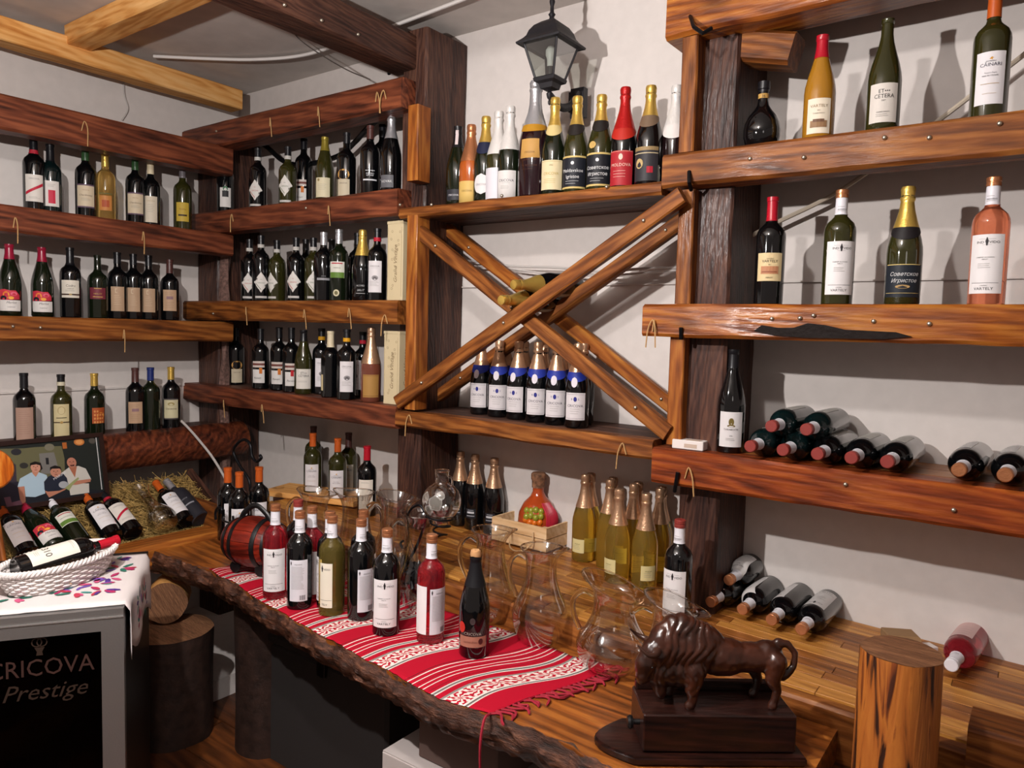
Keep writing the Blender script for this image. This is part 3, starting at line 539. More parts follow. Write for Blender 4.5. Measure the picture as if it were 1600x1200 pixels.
st('cx2', 'champagne', G_ORANGE, ('champ', 'copper', .14), (.0, .085, .04, 'c9a860', 'rect', [('t', 'CRICOVA', 0, .045, .010, '6a5228')]), 'orange sparkling bottle with yellow label')
st('cx3', 'champagne', G_GREEN, ('champ', 'gold', .1), (.03, .105, .030, 'cfcbcb', 'round', [('t', 'CRICOVA', 0, .062, .010, '6a666a')]), 'green sparkling bottle with round white label', band=('1c2038', .05))
st('cx4', 'champagne', G_OLIVE, ('champ', 'whitefoil', .16), (.01, .12, .036, 'cdc9cf', 'rect', []), 'sparkling bottle with plain white label and foil')
st('cx5', 'champagne', G_GREEN, ('champ', 'whitefoil', .16), (.0, .105, .038, 'cdc9c6', 'rect', cric(.065, .013)+lines(0, .05, .04, 3)), 'sparkling bottle with printed white label and foil')
st('cx6', 'magnum', flat('glass_maroon', '1e0c12', .08, coat=.5), ('champ', 'silver', .16), (.07, .2, .04, 'b58a4a', 'torn', [('t', 'CRICOVA', 0, .15, .009, '4a2a1a'), ('t', 'GRAND VIN', 0, .125, .009, '4a2a1a'), ('t', 'DE MOLDOVA', 0, .105, .009, '4a2a1a')]+lines(0, .095, .06, 2, .01, '4a2a1a')), 'very large magnum with ragged parchment label', band=('a8781c', .02))
st('cx7', 'champagne', G_GREEN, ('champ', 'gold', .1), (.02, .12, .042, 'cfc09a', 'rect', [('b', 0, .115, .08, .001, 'a08850'), ('t', 'CRICOVA', 0, .07, .013, 'b09850'), ('t', '1952', 0, .1, .007, '7a6a40')]+lines(0, .055, .05, 3, .006, 'b09850')), 'green sparkling bottle with cream label and medallion collar', band=('c8b47c', .04))
RU = lambda a, b: [('b', 0, .118, .1, .006, 'c0a868'), ('b', 0, .016, .1, .006, 'c0a868'), ('o', 0, .1, .006, .006, 'c8c8cc'), ('t', a, 0, .07, .016, 'd0d0d0'), ('t', b, 0, .05, .016, 'd0d0d0')]+lines(0, .04, .05, 2, .008, 'c0c0c0')
st('cx8', 'champagne', G_OLIVE, ('champ', 'gold', .1), (.016, .125, .05, '1a1c24', 'rect', RU('Moldavskoe', 'Igristoe')), 'olive sparkling bottle with black lettered label', band=('201a18', .04))
st('cx9', 'champagne', G_OLIVE, ('champ', 'gold', .09), (.016, .125, .05, '17181e', 'rect', RU('Советское', 'Игристое')+[('o', -.02, .15, .014, .012, 'b89858')]), 'olive sparkling bottle with dark label and gold crest', band=('1c1816', .04))
st('cx10', 'champagne', G_BLACK, ('champ', 'redfoil', .14), (.01, .12, .042, '9c2028', 'rect', [('b', 0, .117, .08, .001, 'd8a890'), ('t', 'MOLDOVA', 0, .07, .014, 'd8b8a8'), ('o', 0, .1, .007, .01, 'd8b8a8')]+lines(0, .055, .05, 3, .009, 'd8b8a8')), 'dark sparkling bottle with red foil and red label', band=('a82418', .04))
st('cx11', 'champagne', G_BLACK, ('champ', 'gold', .1), (.016, .12, .044, '2c2a2e', 'rect', [('b', 0, .11, .088, .012, '8a7450'), ('o', -.02, .07, .014, .016, 'b09868'), ('b', .016, .04, .02, .02, '9c1c2c'), ('b', 0, .1, .088, .003, 'b0a080')]), 'black sparkling bottle with dark label and red square', band=('6a5644', .04))
st('cx12', 'champagne', flat('glass_dark_maroon', '160a0c', .08, coat=.5), ('champ', 'whitefoil', .13), (.0, .075, .035, 'cfc8b8', 'arch', []), 'dark sparkling bottle with white foil', band=('cfc8c4', .05))
RIC = [('b', 0, .116, .066, .0008, '4a4650'), ('b', 0, .033, .066, .0008, '4a4650'), ('o', 0, .1, .006, .0085, '2a2c78'), ('t', 'B', -.012, .097, .009, '2a2c78'), ('t', 'S', .012, .097, .009, '2a2c78'), ('t', 'CRICOVA', 0, .073, .0125, '4a4650', 1.05)]+lines(0, .066, .035, 3, .008)
st('ric', 'champagne', G_BLACK, ('champ', 'pinkgold', .1), (.028, .122, .037, 'cdc7c9', 'rect', RIC), 'black sparkling bottle with white label and blue collar', band=('20308c', .03), lab2=('medal', 'cfc8d0'))
st('ric_b', 'champagne', G_BLACK, ('champ', 'pinkgold', .1), None, 'black sparkling bottle with blue collar in the rear rank', band=('20308c', .03))
st('chmp', 'champagne', G_BLACK, ('champ', 'pinkgold', .12), (.05, .09, .022, '1c1c20', 'rect', [('b', 0, .07, .03, .008, 'b8b8bc'), ('b', 0, .058, .034, .004, '8a8a90'), ('b', 0, .082, .026, .003, '8a8a90')]), 'black sparkling bottle with pale gold foil, below shelf')
st('xch', 'champagne', G_BLACK, ('champ', 'gold', .12), (.02, .12, .03, 'b0a890', 'rect', lines(0, .1, .04, 4)), 'x')
st('yel', 'champagne', G_YELLOW, ('champ', 'pinkgold', .12), (.035, .085, .026, 'cdc08c', 'rect', [('t', 'MUSCAT', 0, .065, .006, '5a5030')]+lines(0, .06, .03, 3, .006)), 'clear sparkling bottle of yellow wine with pink-gold foil')
st('open', 'champagne', G_BLACK, ('torn', 'black'), (.035, .066, .042, '9c6a58', 'rect', [('o', .024, .052, .007, .009, '4a1c1c'), ('t', 'Lacrima Dulce', -.006, .048, .007, '6a3a30', 1, .3), ('t', 'CRICOVA', 0, .070, .0115, '9a8a80', 1.0), ('o', -.034, .09, .012, .016, 'b02a22'), ('o', 0, .11, .008, .01, '3a3030')]), 'opened black sparkling bottle with torn foil and cork', h=.30)
st('wh_green', 'bordeaux', G_GREEN, ('foil', 'white', .055), (.085, .15, .034, 'd0cfc4', 'rect', [('b', 0, .088, .066, .02, '5a7a32'), ('t', 'SAUVIGNON', 0, .12, .008, '3a3a34'), ('b', 0, .14, .05, .004, 'a83040')]), 'green-labelled bottle with white capsule')
st('cain_dirty', 'bordeaux', G_BLACK, ('foil', 'orange'), (.03, .15, .034, 'a89e9c', 'rect', cain()), 'dark bottle with greyish label, lying nearest the picture edge')
st('dkgrey', 'bordeaux', flat('glass_dusty_grey', '26262c', .3), ('foil', 'silver', .06), (.075, .082, .03, '8a8a90', 'rect', [('t', 'RESERVE', 0, .11, .009, '8a8a90', 1, .3)]), 'dusty grey bottle with silver capsule')

TORN = None
def build_proto(n, h):
    """mesh data of a bottle style at a given height, shared by all alike bottles"""
    kind, glass, cap, lab, words, band, h0, lab2 = S[n]
    p = profile(kind, h); out = []
    body = lathe_me(p, 28, 40); setmat(body, glass)
    ck = cap[0]; cm = C[cap[1]]
    if ck == 'foil':
        ln = cap[2] if len(cap) > 2 else .06
        zs = [h-ln]+[z for r, z in p[3:-1] if h-ln < z < h]; q = [(prof_r(p, z)+.0009, z) for z in zs]+[(p[-3][0]+.0009, h+.0008), (0, h+.001)]
        me = lathe_me(q, 24, 40); setmat(me, cm); out.append(('capsule', me, []))
    elif ck == 'screw':
        me = sleeve(p, h-.068, h-.022, .0012); setmat(me, C['white'])
        pr = print_mes([('t', 'INDIVIDO', 0, h-.056, .0055, DK)]+lines(0, h-.047, .025, 2, .012), [(a+.0012, b) for a, b in p], .0003)
        out.append(('neck_sleeve', me, list(pr.values())))
        r = .0168; me = lathe_me([(r, h-.022), (r, h-.014), (r-.001, h-.013), (r-.001, h-.011), (r, h-.010), (r, h-.001), (r-.002, h+.001), (0, h+.001)], 24, 40); setmat(me, cm); out.append(('screw_cap', me, []))
    elif ck == 'champ':
        ln = cap[2] if len(cap) > 2 else .11; k = 1.28 if kind == 'magnum' else 1
        zs = [h-ln]+[z for r, z in p[3:-1] if h-ln < z < h-.04]; q = [(prof_r(p, z)+.0012, z) for z in zs]
        q += [(.0162*k, h-.040), (.0185*k, h-.034), (.0180*k, h-.029), (.0164*k, h-.026), (.0172*k, h-.018), (.0178*k, h-.008), (.0155*k, h-.001), (.008*k, h+.001), (0, h+.001)]
        me = lathe_me(q, 20, 50); rr = random.Random(3)
        for v in me.vertices:
            if v.co.z > h-.045 and v.co.xy.length > .01: f = 1+.07*noise.noise(v.co*260); v.co.x *= f; v.co.y *= f
        setmat(me, cm); out.append(('foil_hood', me, []))
    elif ck == 'torn':
        me = sleeve(p, h-.1, h-.02, .001); setmat(me, C['black']); out.append(('foil_hood', me, []))
        me = lathe_me([(0, h-.018), (.0155, h-.018), (.0165, h-.012), (.0135, h-.002), (.009, h), (0, h-.001)], 12, 30)
        for v in me.vertices: v.co.z += .004*noise.noise(v.co*300)
        setmat(me, C['cork']); out.append(('cork', me, []))
    if band:
        c, dz = band
        z1 = {'foil': h-(cap[2] if len(cap) > 2 else .06), 'champ': h-(cap[2] if len(cap) > 2 and ck == 'champ' else .11), 'none': h-.05}.get(ck, h-.06)
        if dz > 0: me = sleeve(p, z1-.012, z1+.002, .0016, slant=dz*.8); nm = 'collar'
        else: me = sleeve(p, z1-.002, z1+.014, .0016); nm = 'neck_band'
        setmat(me, paper(c)); out.append((nm, me, []))
    if lab2:
        if lab2[0] == 'base': me = patch(p, -.028, .028, .014, .024, .0006); nm = 'lower_label'
        elif lab2[0] == 'tax': me = patch(p, -.004, .008, h-.07, h-.012, .0022, nz=6); nm = 'tax_stamp'
        elif lab2[0] == 'medal': me = patch(p, -.016, .006, h-.15, h-.115, .0024, 'round', nz=10); nm = 'seal'
        elif lab2[0] == 'side': me = patch(p, -.085, -.04, .03, .172, .0006); nm = 'front_label'
        setmat(me, paper(lab2[1])); out.append((nm, me, []))
    if lab:
        z0, z1, hw, c, shape, els = lab; s = 1.0
        me = patch(p, -hw, hw, z0, z1, .0006, shape); setmat(me, paper(c))
        out.append(('label', me, list(print_mes(els, p, .0008).values()) if els else []))
    return body, out
PROT = {}
ORD = ['first', 'second', 'third', 'fourth', 'fifth', 'sixth', 'seventh', 'eighth', 'ninth', 'tenth', 'eleventh', 'twelfth', 'thirteenth', 'fourteenth']
def bottle(n, loc, label, group=None, h=None, turn=0, rot=None, detail=True):
    h = h or S[n][6] or .30; h = round(h, 2) if S[n][6] is None else h
    k = (n, h)
    if k not in PROT: PROT[k] = build_proto(n, h)
    body, parts = PROT[k]; loc = Vector(loc)
    if rot is None:
        d = EYE-loc; rot = (0, 0, atan2(d.y, d.x)+pi/2+radians(turn))
    t = thing('champagne_bottle' if S[n][0] in ('champagne', 'magnum') else ('flask_bottle' if S[n][0] == 'round' else 'wine_bottle'), label, 'bottle', loc, rot, group, body)
    for nm, me, subs in parts:
        q = link(nm, me, t)
        for s in subs: link('print', s, q)
    return t
def row(place, group, items, zs, plane, mode='y', hr=(.26, .43)):
    items = sorted(items, key=lambda e: e[1])
    for i, e in enumerate(items):
        n, x, y = e[:3]; kw = e[3] if len(e) > 3 else {}
        pl = kw.get('pl', plane)
        q = py(x, y, pl) if mode == 'y' else px(x, y, pl)
        h = S[n][6] or min(hr[1], max(hr[0], q.z-zs))
        bottle(n, (q.x, q.y, zs), S[n][4]+', '+ORD[i]+' from left '+place, group, h, kw.get('t', 0))
row('on upper left-wall shelf', 'bottles on the upper left-wall shelf', [('l_red', 52, 213), ('l_block', 78, 228), ('l_cream', 133, 230), ('l_amber', 164, 239), ('l_cream', 211, 244), ('l_beige', 235, 253), ('l_yel', 285, 262)], 2.058, -3.47, 'x')
row('on middle left-wall shelf', 'bottles on the middle left-wall shelf', [('l_floral', 14, 383), ('l_floral', 65, 387), ('l_cod', 109, 386), ('l_red_green', 152, 398), ('l_tan', 183, 393), ('l_tan', 208, 396), ('l_tan', 232, 399), ('l_tan_br', 265, 405)], 1.626, -3.47, 'x')
row('on the dark log', 'bottles on the log along the left wall', [('l_beige3', 37, 583), ('l_arch', 95, 586), ('l_orange', 147, 582, {'t': 25}), ('l_tan_br', 211, 575), ('l_blue', 235, 575), ('l_chard', 267, 574)], 1.10, -3.46, 'x')
row('by the black hose', 'bottles on the upper shelf of the back wall', [('pat_c', 352, 238), ('dia_r', 403, 232, {'t': -20}), ('dia_g', 450, 230, {'t': -20}), ('pat', 475, 218, {'pl': 2.31, 't': -25}), ('gold_b', 508, 214, {'t': -15}), ('half', 542, 208, {'t': -20}), ('slim', 579, 198), ('slim2', 598, 196, {'pl': 2.33}), ('bigblack', 612, 175, {'t': -25})], 2.165, 2.21)
row('on middle back-wall shelf', 'bottles on the middle shelf of the back wall', [('dia_r', 390, 374, {'t': -10}), ('dia_k', 408, 370, {'pl': 2.19}), ('dia_g', 433, 376, {'t': -45, 'pl': 2.24}), ('dia_r', 463, 373, {'t': -20}), ('back', 478, 374, {'pl': 2.33}), ('dia_g', 490, 373, {'pl': 2.25}), ('silvercap', 506, 363, {'pl': 2.19}), ('back', 519, 374, {'pl': 2.33}), ('green_l', 530, 360, {'t': -12}), ('back', 559, 366, {'pl': 2.33}), ('gold_sl', 567, 358, {'t': -10, 'pl': 2.2}), ('redband', 590, 357, {'t': -15})], 1.728, 2.21)
def place_base(n, x, y, z, label, group, h=None, turn=0):
    q = pz(x, y, z); return bottle(n, (q.x, q.y, z), label, group, h, turn)
lo = [('half', 369, 600, .29), ('pat', 407, 607, .29), ('pat', 436, 609, .30), ('pat_r', 455, 612, .30), ('etc2', 474, 615, .29), ('yelband', 502, 615, .30), ('creamneck', 516, 620, .29), ('yelband', 541, 624, .30), ('redband', 566, 620, .29), ('prosegold', 579, 627, .31)]
for i, (n, x, y, h) in enumerate(lo):
    place_base(n, x, y, 1.306, S[n][4]+', '+ORD[i]+' from left on low shelf', 'bottles on the low shelf of the back wall', h, {'half': 5, 'pat': -15, 'creamneck': -60, 'redband': -50}.get(n, 0))
row('under the lantern', 'sparkling bottles on the thin shelf', [('cx1', 716, 200, {'t': -20}), ('cx2', 737, 196, {'t': -20}), ('cx3', 760, 183, {'t': -20}), ('cx4', 780, 175, {'t': -35}), ('cx5', 798, 168, {'t': -15}), ('cx6', 838, 125, {'t': -18}), ('cx7', 868, 155, {'t': -12}), ('cx8', 903, 150, {'t': -15}), ('cx9', 941, 147, {'t': -12}), ('cx10', 978, 139, {'t': -12}), ('cx11', 1018, 132, {'t': -15}), ('cx12', 1058, 134, {'t': -10, 'pl': 2.25})], 2.086, 2.21)
row('on upper right shelf', 'bottles on the upper right shelf', [('flask', 1194, 131), ('vart_y', 1286, 55), ('etc', 1388, 31), ('cain', 1556, -8)], 2.163, 2.21)
row('on eye-level right shelf', 'bottles on the eye-level right shelf', [('vart_red', 1208, 309), ('ind_olive', 1316, 305, {'t': 8}), ('champ_ru', 1420, 290), ('ind_pink', 1553, 289, {'t': -8})], 1.713, 2.21)
q = py(1147, 545, 2.21); bottle('caravan', (q.x, q.y, 1.27), 'tall black bottle with helmet emblem standing beside lying red-capped bottles', h=.31, turn=3)
fr = [(751, 646), (778, 650), (808, 654), (838, 658), (868, 662), (900, 667)]
for i, (x, y) in enumerate(fr):
    place_base('ric', x, y, 1.291, 'black sparkling bottle with white label, '+ORD[i]+' from left in front rank under cross', 'sparkling bottles standing under the crossed braces', .295, -22 if i in (0, 2) else -8)
for i in range(5):
    x, y = fr[i]; q = pz(x, y, 1.291)
    bottle('ric_b', (q.x+.062, q.y+.078 if q.y+.078 < 2.40 else 2.40, 1.291), 'black sparkling bottle without visible label, '+ORD[i]+' from left in rear rank', 'sparkling bottles in the rear rank under the crossed braces', .295)
# ---- counter height helper (the counter dips slightly to the right)
def cz(x): return .752-.028*(x+.4)
def on_counter_top(x, y, h):
    z = .8
    for _ in range(4): q = pz(x, y, z+h); z = cz(q.x)
    return q.x, q.y, z
for n, x, y, d in (('cain', 489, 677, 'olive bottle with white label and orange capsule, leftmost behind glass pitchers'), ('cain', 528, 685, 'olive bottle with orange capsule in front of a brown-capped bottle'), ('n310', 574, 697, 'black bottle with 310 label and red capsule beside the dark post')):
    a, b, z = on_counter_top(x, y, .30); bottle(n, (a, b, z), d, 'bottles at the back of the counter', .30, -8)
for x, y, d in ((490, 664, 'brown-capped bottle hidden behind the leftmost orange-capped bottle'), (545, 672, 'brown-capped olive bottle behind the second orange-capped bottle')):
    a, b, z = on_counter_top(x, y, .30); b = min(b, 2.38); bottle('cain_b', (py(x, y, b).x, b, z), d, 'bottles at the back of the counter', .30, -8)
for i, (x, y) in enumerate([(669, 699), (694, 697), (720, 700), (743, 705), (773, 710)]):
    a, b, z = on_counter_top(x, y, .31); b = min(b, 2.39); q = py(x, y, b)
    bottle('chmp', (q.x, b, z), 'black sparkling bottle with pale gold foil, '+ORD[i]+' from left of five on counter', 'five dark sparkling bottles on the counter', .31, -20)
yl = [(915, 743), (938, 737), (954, 751), (968, 766), (973, 743), (991, 758), (1012, 750), (1011, 773), (1032, 765), (1048, 757)]
for i, (x, y) in enumerate(yl):
    a, b, z = on_counter_top(x, y, .315)
    bottle('yel', (a, min(b, 2.40), z), 'clear bottle of yellow sparkling wine, '+ORD[i]+' from left in its cluster', 'cluster of yellow sparkling wine bottles', .315, (-30, 10, 40, -40, 30, 60, 20, 20, -60, 0)[i])
a, b, z = on_counter_top(1063, 812, .315)
bottle('ind_redcap', (a, b, z), 'black bottle with white label and coral cap standing behind the bison', turn=-22)
# ---- bottles on the red cloth
TZ = .700
CT = TZ+.0045
tb = [('ind_rose', 430, 931, 'rosé bottle with white label beside the small barrel', -8), ('ind_back', 468, 947, 'black bottle showing text back label, between rosé and yellow bottles', -6),
      ('ind_white', 518, 957, 'yellow white-wine bottle in the row on red cloth', -28), ('ind_back', 563, 964, 'black bottle with back label turned right, next to yellow bottle', 28),
      ('ind_red', 603, 987, 'black bottle with full white front label in middle of red cloth', -8), ('ind_rose2', 672, 999, 'bright red rosé bottle standing left of the opened dark bottle', 38),
      ('open', 740, 1021, 'opened black sparkling bottle with torn foil, front of red cloth', -6)]
for n, x, y, d, tn in tb: place_base(n, x, y, CT, d, 'bottles in a row on the red cloth', None, tn)
for n, x, y, d, tn in (('ind_redcap', 466, 781, 'black bottle with coral cap in second row behind the barrel end', 20), ('ind_rose', 488, 791, 'rosé bottle in second row behind the back-label bottle', 60),
                       ('ind_red', 516, 799, 'black bottle with copper cap directly behind the yellow bottle', -70), ('ind_red', 568, 797, 'black copper-capped bottle almost hidden behind another', 60)):
    q = pz(x, y, CT+.315); bottle(n, (q.x, q.y, CT), d, 'bottles in the second row on the red cloth', None, tn)
for x, y, d in ((356, 731, 'orange-capped bottle in the iron rack, back left'), (374, 738, 'orange-capped bottle in the iron rack, front'), (405, 730, 'orange-capped bottle in the iron rack, right')):
    q = pz(x, y, TZ+.325); bottle('cain_d', (q.x, q.y, TZ+.025), d, 'three bottles in the iron rack', .30, 25 if x == 356 else 0)

def lying(n, neck, base_dir, label, group, roll=0, h=.30, lift=0):
    """bottle with its mouth at neck, body extending along base_dir"""
    d = Vector(base_dir).normalized(); ax = -d  # local +z (towards mouth)
    q = Vector((0, 0, 1)).rotation_difference(ax)
    # turn label (local -y) upward
    fr_ = q @ Vector((0, -1, 0)); tgt = Vector((0, 0, 1)) - ax*ax.z; tgt.normalize()
    ang = atan2(ax.dot(fr_.cross(tgt)), fr_.dot(tgt))
    q = Quaternion(ax, ang+radians(roll)) @ q
    loc = Vector(neck)+d*h
    return bottle(n, loc, label, group, h, rot=q)
st('ly_red', 'bordeaux', G_BLACK, ('screw', 'coral'), (.04, .18, .036, 'a8a49e', 'rect', lines(0, .17, .05, 10, .009)), 'x', h=None)
st('ly_green', 'bordeaux', G_TEAL, ('screw', 'coral'), (.04, .18, .036, 'a8a49e', 'rect', lines(0, .17, .05, 10, .009)), 'x', h=None)
st('ly_cop', 'bordeaux', G_BLACK, ('screw', 'copper'), (.03, .175, .036, 'bcb8b6', 'rect', ind_front()), 'x', h=None)
ly = [(1172, 694, 'ly_green', 'lying red-capped bottle, first from left in bottom row'), (1223, 700, 'ly_green', 'lying red-capped bottle, second from left in bottom row'), (1277, 708, 'ly_red', 'lying red-capped bottle, third from left in bottom row'), (1330, 714, 'ly_red', 'lying red-capped bottle, fourth from left in bottom row'), (1386, 723, 'ly_red', 'lying red-capped bottle at right end of the stack')]
for i, (x, y, n, d) in enumerate(ly):
    q = py(x, y, 2.085); lying(n, (q.x, 2.085, 1.27+.0415), (.03, 1, 0), d+' on orange shelf', 'bottles lying on the orange shelf', 25)
for x, y, n, d in ((1205, 663, 'ly_green', 'lying red-capped bottle, left one resting on top of the stack'), (1260, 665, 'ly_green', 'lying red-capped bottle, right one resting on top of the stack')):
    q = py(x, y, 2.09); lying(n, (q.x, 2.09, 1.27+.0415+.062), (.03, 1, 0), d, 'bottles lying on the orange shelf', 25)
for x, y, d in ((1498, 736, 'lying bottle with pale peach cap at right, left one of two'), (1570, 746, 'lying bottle with pale peach cap at the right picture edge')):
    q = py(x, y, 2.085); lying('ly_cop', (q.x, 2.085, 1.27+.0415), (.05, 1, 0), d, 'peach-capped bottles lying on the orange shelf', 40)
for x, y, d in ((1110, 941, 'copper-capped bottle lying on counter, bottom left beneath another'), (1160, 952, 'copper-capped bottle lying on counter, second in bottom row'), (1205, 969, 'copper-capped bottle lying on counter, third in bottom row'), (1251, 984, 'copper-capped bottle lying on counter, right end with label up')):
    q = pz(x, y, .808); z = cz(q.x)+.042; q = pz(x, y, z)
    lying('ly_cop', q, (.03, 1, 0), d, 'copper-capped bottles lying on the counter', {1251: 5}.get(x, 50), h=min(.3, 2.445-q.y))
q = pz(1138, 907, .862); lying('ly_cop', q, (.03, 1, .0), 'copper-capped bottle lying on top of the counter stack', 'copper-capped bottles lying on the counter', 10, h=min(.3, 2.445-q.y))
st('ly_rose', 'bordeaux', G_ROSE, ('screw', 'white'), (.03, .165, .036, 'c9a8a4', 'rect', lines(0, .15, .05, 4, .02)), 'x', h=None)
q = pz(1486, 1040, cz(-.1)+.042); lying('ly_rose', q, (.1, 1, 0), 'rosé bottle lying on the counter behind the upright log', None, 20)
# two bottles wedged in the crossed braces
a = Vector((-1.535, 2.035, 1.722)); lying('xch', a, (.06, 1, .05), 'gold-foiled bottle resting in the crossed braces, lower left one', 'bottles resting in the crossed braces', 180, h=.31)
a = Vector((-1.50, 2.055, 1.775)); lying('xch', a, (.22, 1, .06), 'gold-foiled bottle resting in the crossed braces, upper right one', 'bottles resting in the crossed braces', 180, h=.31)

# ------------------------------------------------------------------ counter (butcher block on heavy beam)
ct = thing('counter', 'long butcher-block counter along the back wall', 'counter', (-.4, 1.885, .752), (0, math.atan(.028), 0))
rr = random.Random(4); mm = {}
for r_ in range(12):
    x = -2.42-rr.uniform(0, .02)
    while x < 1.1:
        L = rr.choice((.34, .46, .58)); k = (L, rr.randrange(4))
        if k not in mm:
            me = box_me(L-.0012, .0455, .055, .0012); setmat(me, W_BLOCK[k[1]]); mm[k] = me
        link('stave', mm[k], ct, (x+L/2, .0235+.0467*r_, -.055-rr.uniform(0, .0006))); x += L
link('front_beam', hewn(3.9, .045, .16, 61, .004, .008), ct, (-2.8, -.046, -.004), mat=W_MID)
link('cleat', hewn(3.9, .04, .10, 62, .003, .006), ct, (-2.8, .46, -.056), mat=W_DARK)
t = thing('plank_offcut', 'flat pale plank lying at the left end of the counter', 'plank', (-2.95, 2.1, cz(-2.8)+.002), (0, 0, .25))
link('plank_board', hewn(.5, .2, .025, 63, .002, .003), t, (0, 0, .025), mat=W_PINE)

# ------------------------------------------------------------------ live edge table
edge = sorted([(pz(x, y, TZ).x, pz(x, y, TZ).y) for x, y in ((205, 850), (230, 862), (270, 874), (320, 892), (360, 912), (395, 937), (440, 964), (490, 992), (545, 1022), (600, 1051), (650, 1082), (700, 1103), (770, 1122), (850, 1152), (900, 1180), (950, 1203))])
edge = [(edge[0][0]-.14, edge[0][1]+.10)]+edge+[(-.55, 1.37), (-.36, 1.40)]
def ey(x):
    for a, b in zip(edge, edge[1:]):
        if a[0] <= x <= b[0]: return a[1]+(b[1]-a[1])*(x-a[0])/(b[0]-a[0]+1e-9)
    return edge[0][1] if x < edge[0][0] else edge[-1][1]
N_ = 220; X0 = edge[0][0]; X1 = -.36
def fy(x): return ey(x)+.010*noise.noise(Vector((x*9, 0, 2)))+.006*noise.noise(Vector((x*30, 0, 4)))
TBK = 1.865
tt = thing('live_edge_table', 'thick plank table with rough bark front edge under the red cloth', 'table', (-1.6, 1.6, 0))
vs = []; fs = []
for i in range(N_+1):
    x = X0+(X1-X0)*i/N_; y = fy(x)
    for q in ((y+.012, TZ), (TBK, TZ), (TBK, TZ-.075), (y+.03, TZ-.08), (y+.012, TZ-.012)): vs.append((x+1.6, q[0]-1.6, q[1]))
for i in range(N_):
    for k in range(5): a = i*5+k; b = i*5+(k+1) % 5; fs.append((a, b, b+5, a+5))
fs += [(0, 1, 2, 3, 4), tuple(N_*5+k for k in (4, 3, 2, 1, 0))]
link('table_plank', mesh('plank', vs, fs, 25), tt, mat=W_TABLE)
mb, N, L, P = newmat('bark'); 
tc = N.new('ShaderNodeTexCoord'); mp = N.new('ShaderNodeMapping'); mp.inputs['Scale'].default_value = (5, 16, 22); L.new(tc.outputs['Object'], mp.inputs[0])
nz = N.new('ShaderNodeTexNoise'); nz.inputs['Scale'].default_value = 2.5; nz.inputs['Detail'].default_value = 8; nz.inputs['Roughness'].default_value = .7; L.new(mp.outputs[0], nz.inputs[0])
cr = N.new('ShaderNodeValToRGB'); cr.color_ramp.elements[0].position = .35; cr.color_ramp.elements[0].color = srgb('1a0f0b'); cr.color_ramp.elements[1].position = .72; cr.color_ramp.elements[1].color = srgb('8a5a40')
k = cr.color_ramp.elements.new(.52); k.color = srgb('4a2818'); L.new(nz.outputs[0], cr.inputs[0]); L.new(cr.outputs[0], P.inputs['Base Color'])
P.inputs['Roughness'].default_value = .45; b = N.new('ShaderNodeBump'); b.inputs['Strength'].default_value = 1; b.inputs['Distance'].default_value = .01; L.new(nz.outputs[0], b.inputs['Height']); L.new(b.outputs[0], P.inputs['Normal'])
BARK = mb
vs = []; fs = []; K = 9; NB = 420
for i in range(NB+1):
    x = X0+(X1-X0)*i/NB; y = fy(x)
    for j in range(K):
        t = j/(K-1); z = TZ+.002-.098*t; bul = .016*sin(pi*min(1, t*1.1))+.012*noise.noise(Vector((x*14, t*5, 1)))+.008*noise.noise(Vector((x*40, t*14, 6)))
        cr_ = noise.noise(Vector((x*7, t*22, 11))); bul -= .012*max(0, cr_)
        vs.append((x+1.6, y+.012-bul+.02*t*t*t-1.6, z+.004*noise.noise(Vector((x*30, t, 8)))))
    vs.append((x+1.6, y+.04-1.6, TZ-.09))
K += 1
for i in range(NB):
    for j in range(K-1): a = i*K+j; fs.append((a, a+1, a+K+1, a+K))
link('bark_edge', mesh('bark', vs, fs, 60), tt, mat=BARK)
def log_me(r, h, seed, seg=28, rough=.08, rings=10):
    vs = []; fs = []
    for j in range(rings+1):
        z = h*j/rings
        for k in range(seg):
            a = 2*pi*k/seg; q = r*(1+rough*noise.noise(Vector((cos(a)*1.5+seed, sin(a)*1.5, z*2)))+rough*.5*noise.noise(Vector((cos(a)*6+seed, sin(a)*6, z*3))))
            vs.append((q*cos(a), q*sin(a), z))
    for j in range(rings):
        for k in range(seg): a = j*seg+k; b = j*seg+(k+1) % seg; fs.append((a, b, b+seg, a+seg))
    fs.append(tuple(range(seg))); me = mesh('log', vs, fs, 50)
    top = mesh('logtop', [vs[rings*seg+k] for k in range(seg)], [tuple(range(seg))]); return me, top
W_CUT = wood('wood_end_grain', '4a3020', '6e4a32', '8a6244', .6, 2.2, .3, .4, 0, ringscale=3)
M_LOGB = flat('log_dark_bark', '2a1a14', .6, bump=1, bscale=30, mottle=.5)
me, top = log_me(.12, TZ-.085, 3); lg = link('leg', me, tt, (-2.38+1.6, 1.72-1.6, 0), mat=M_LOGB)
me, top = log_me(.10, TZ-.085, 5); link('leg', me, tt, (-.55+1.6, 1.68-1.6, 0), mat=M_LOGB)

def clog(name, label, cat, loc, r, h, seed, bm_, cut, rot=None, rough=.08):
    me, top = log_me(r, h, seed, rough=rough); t = thing(name, label, cat, loc, rot, None, me, bm_)
    link('cut_face', top, t, (0, 0, .0006), mat=cut); return t
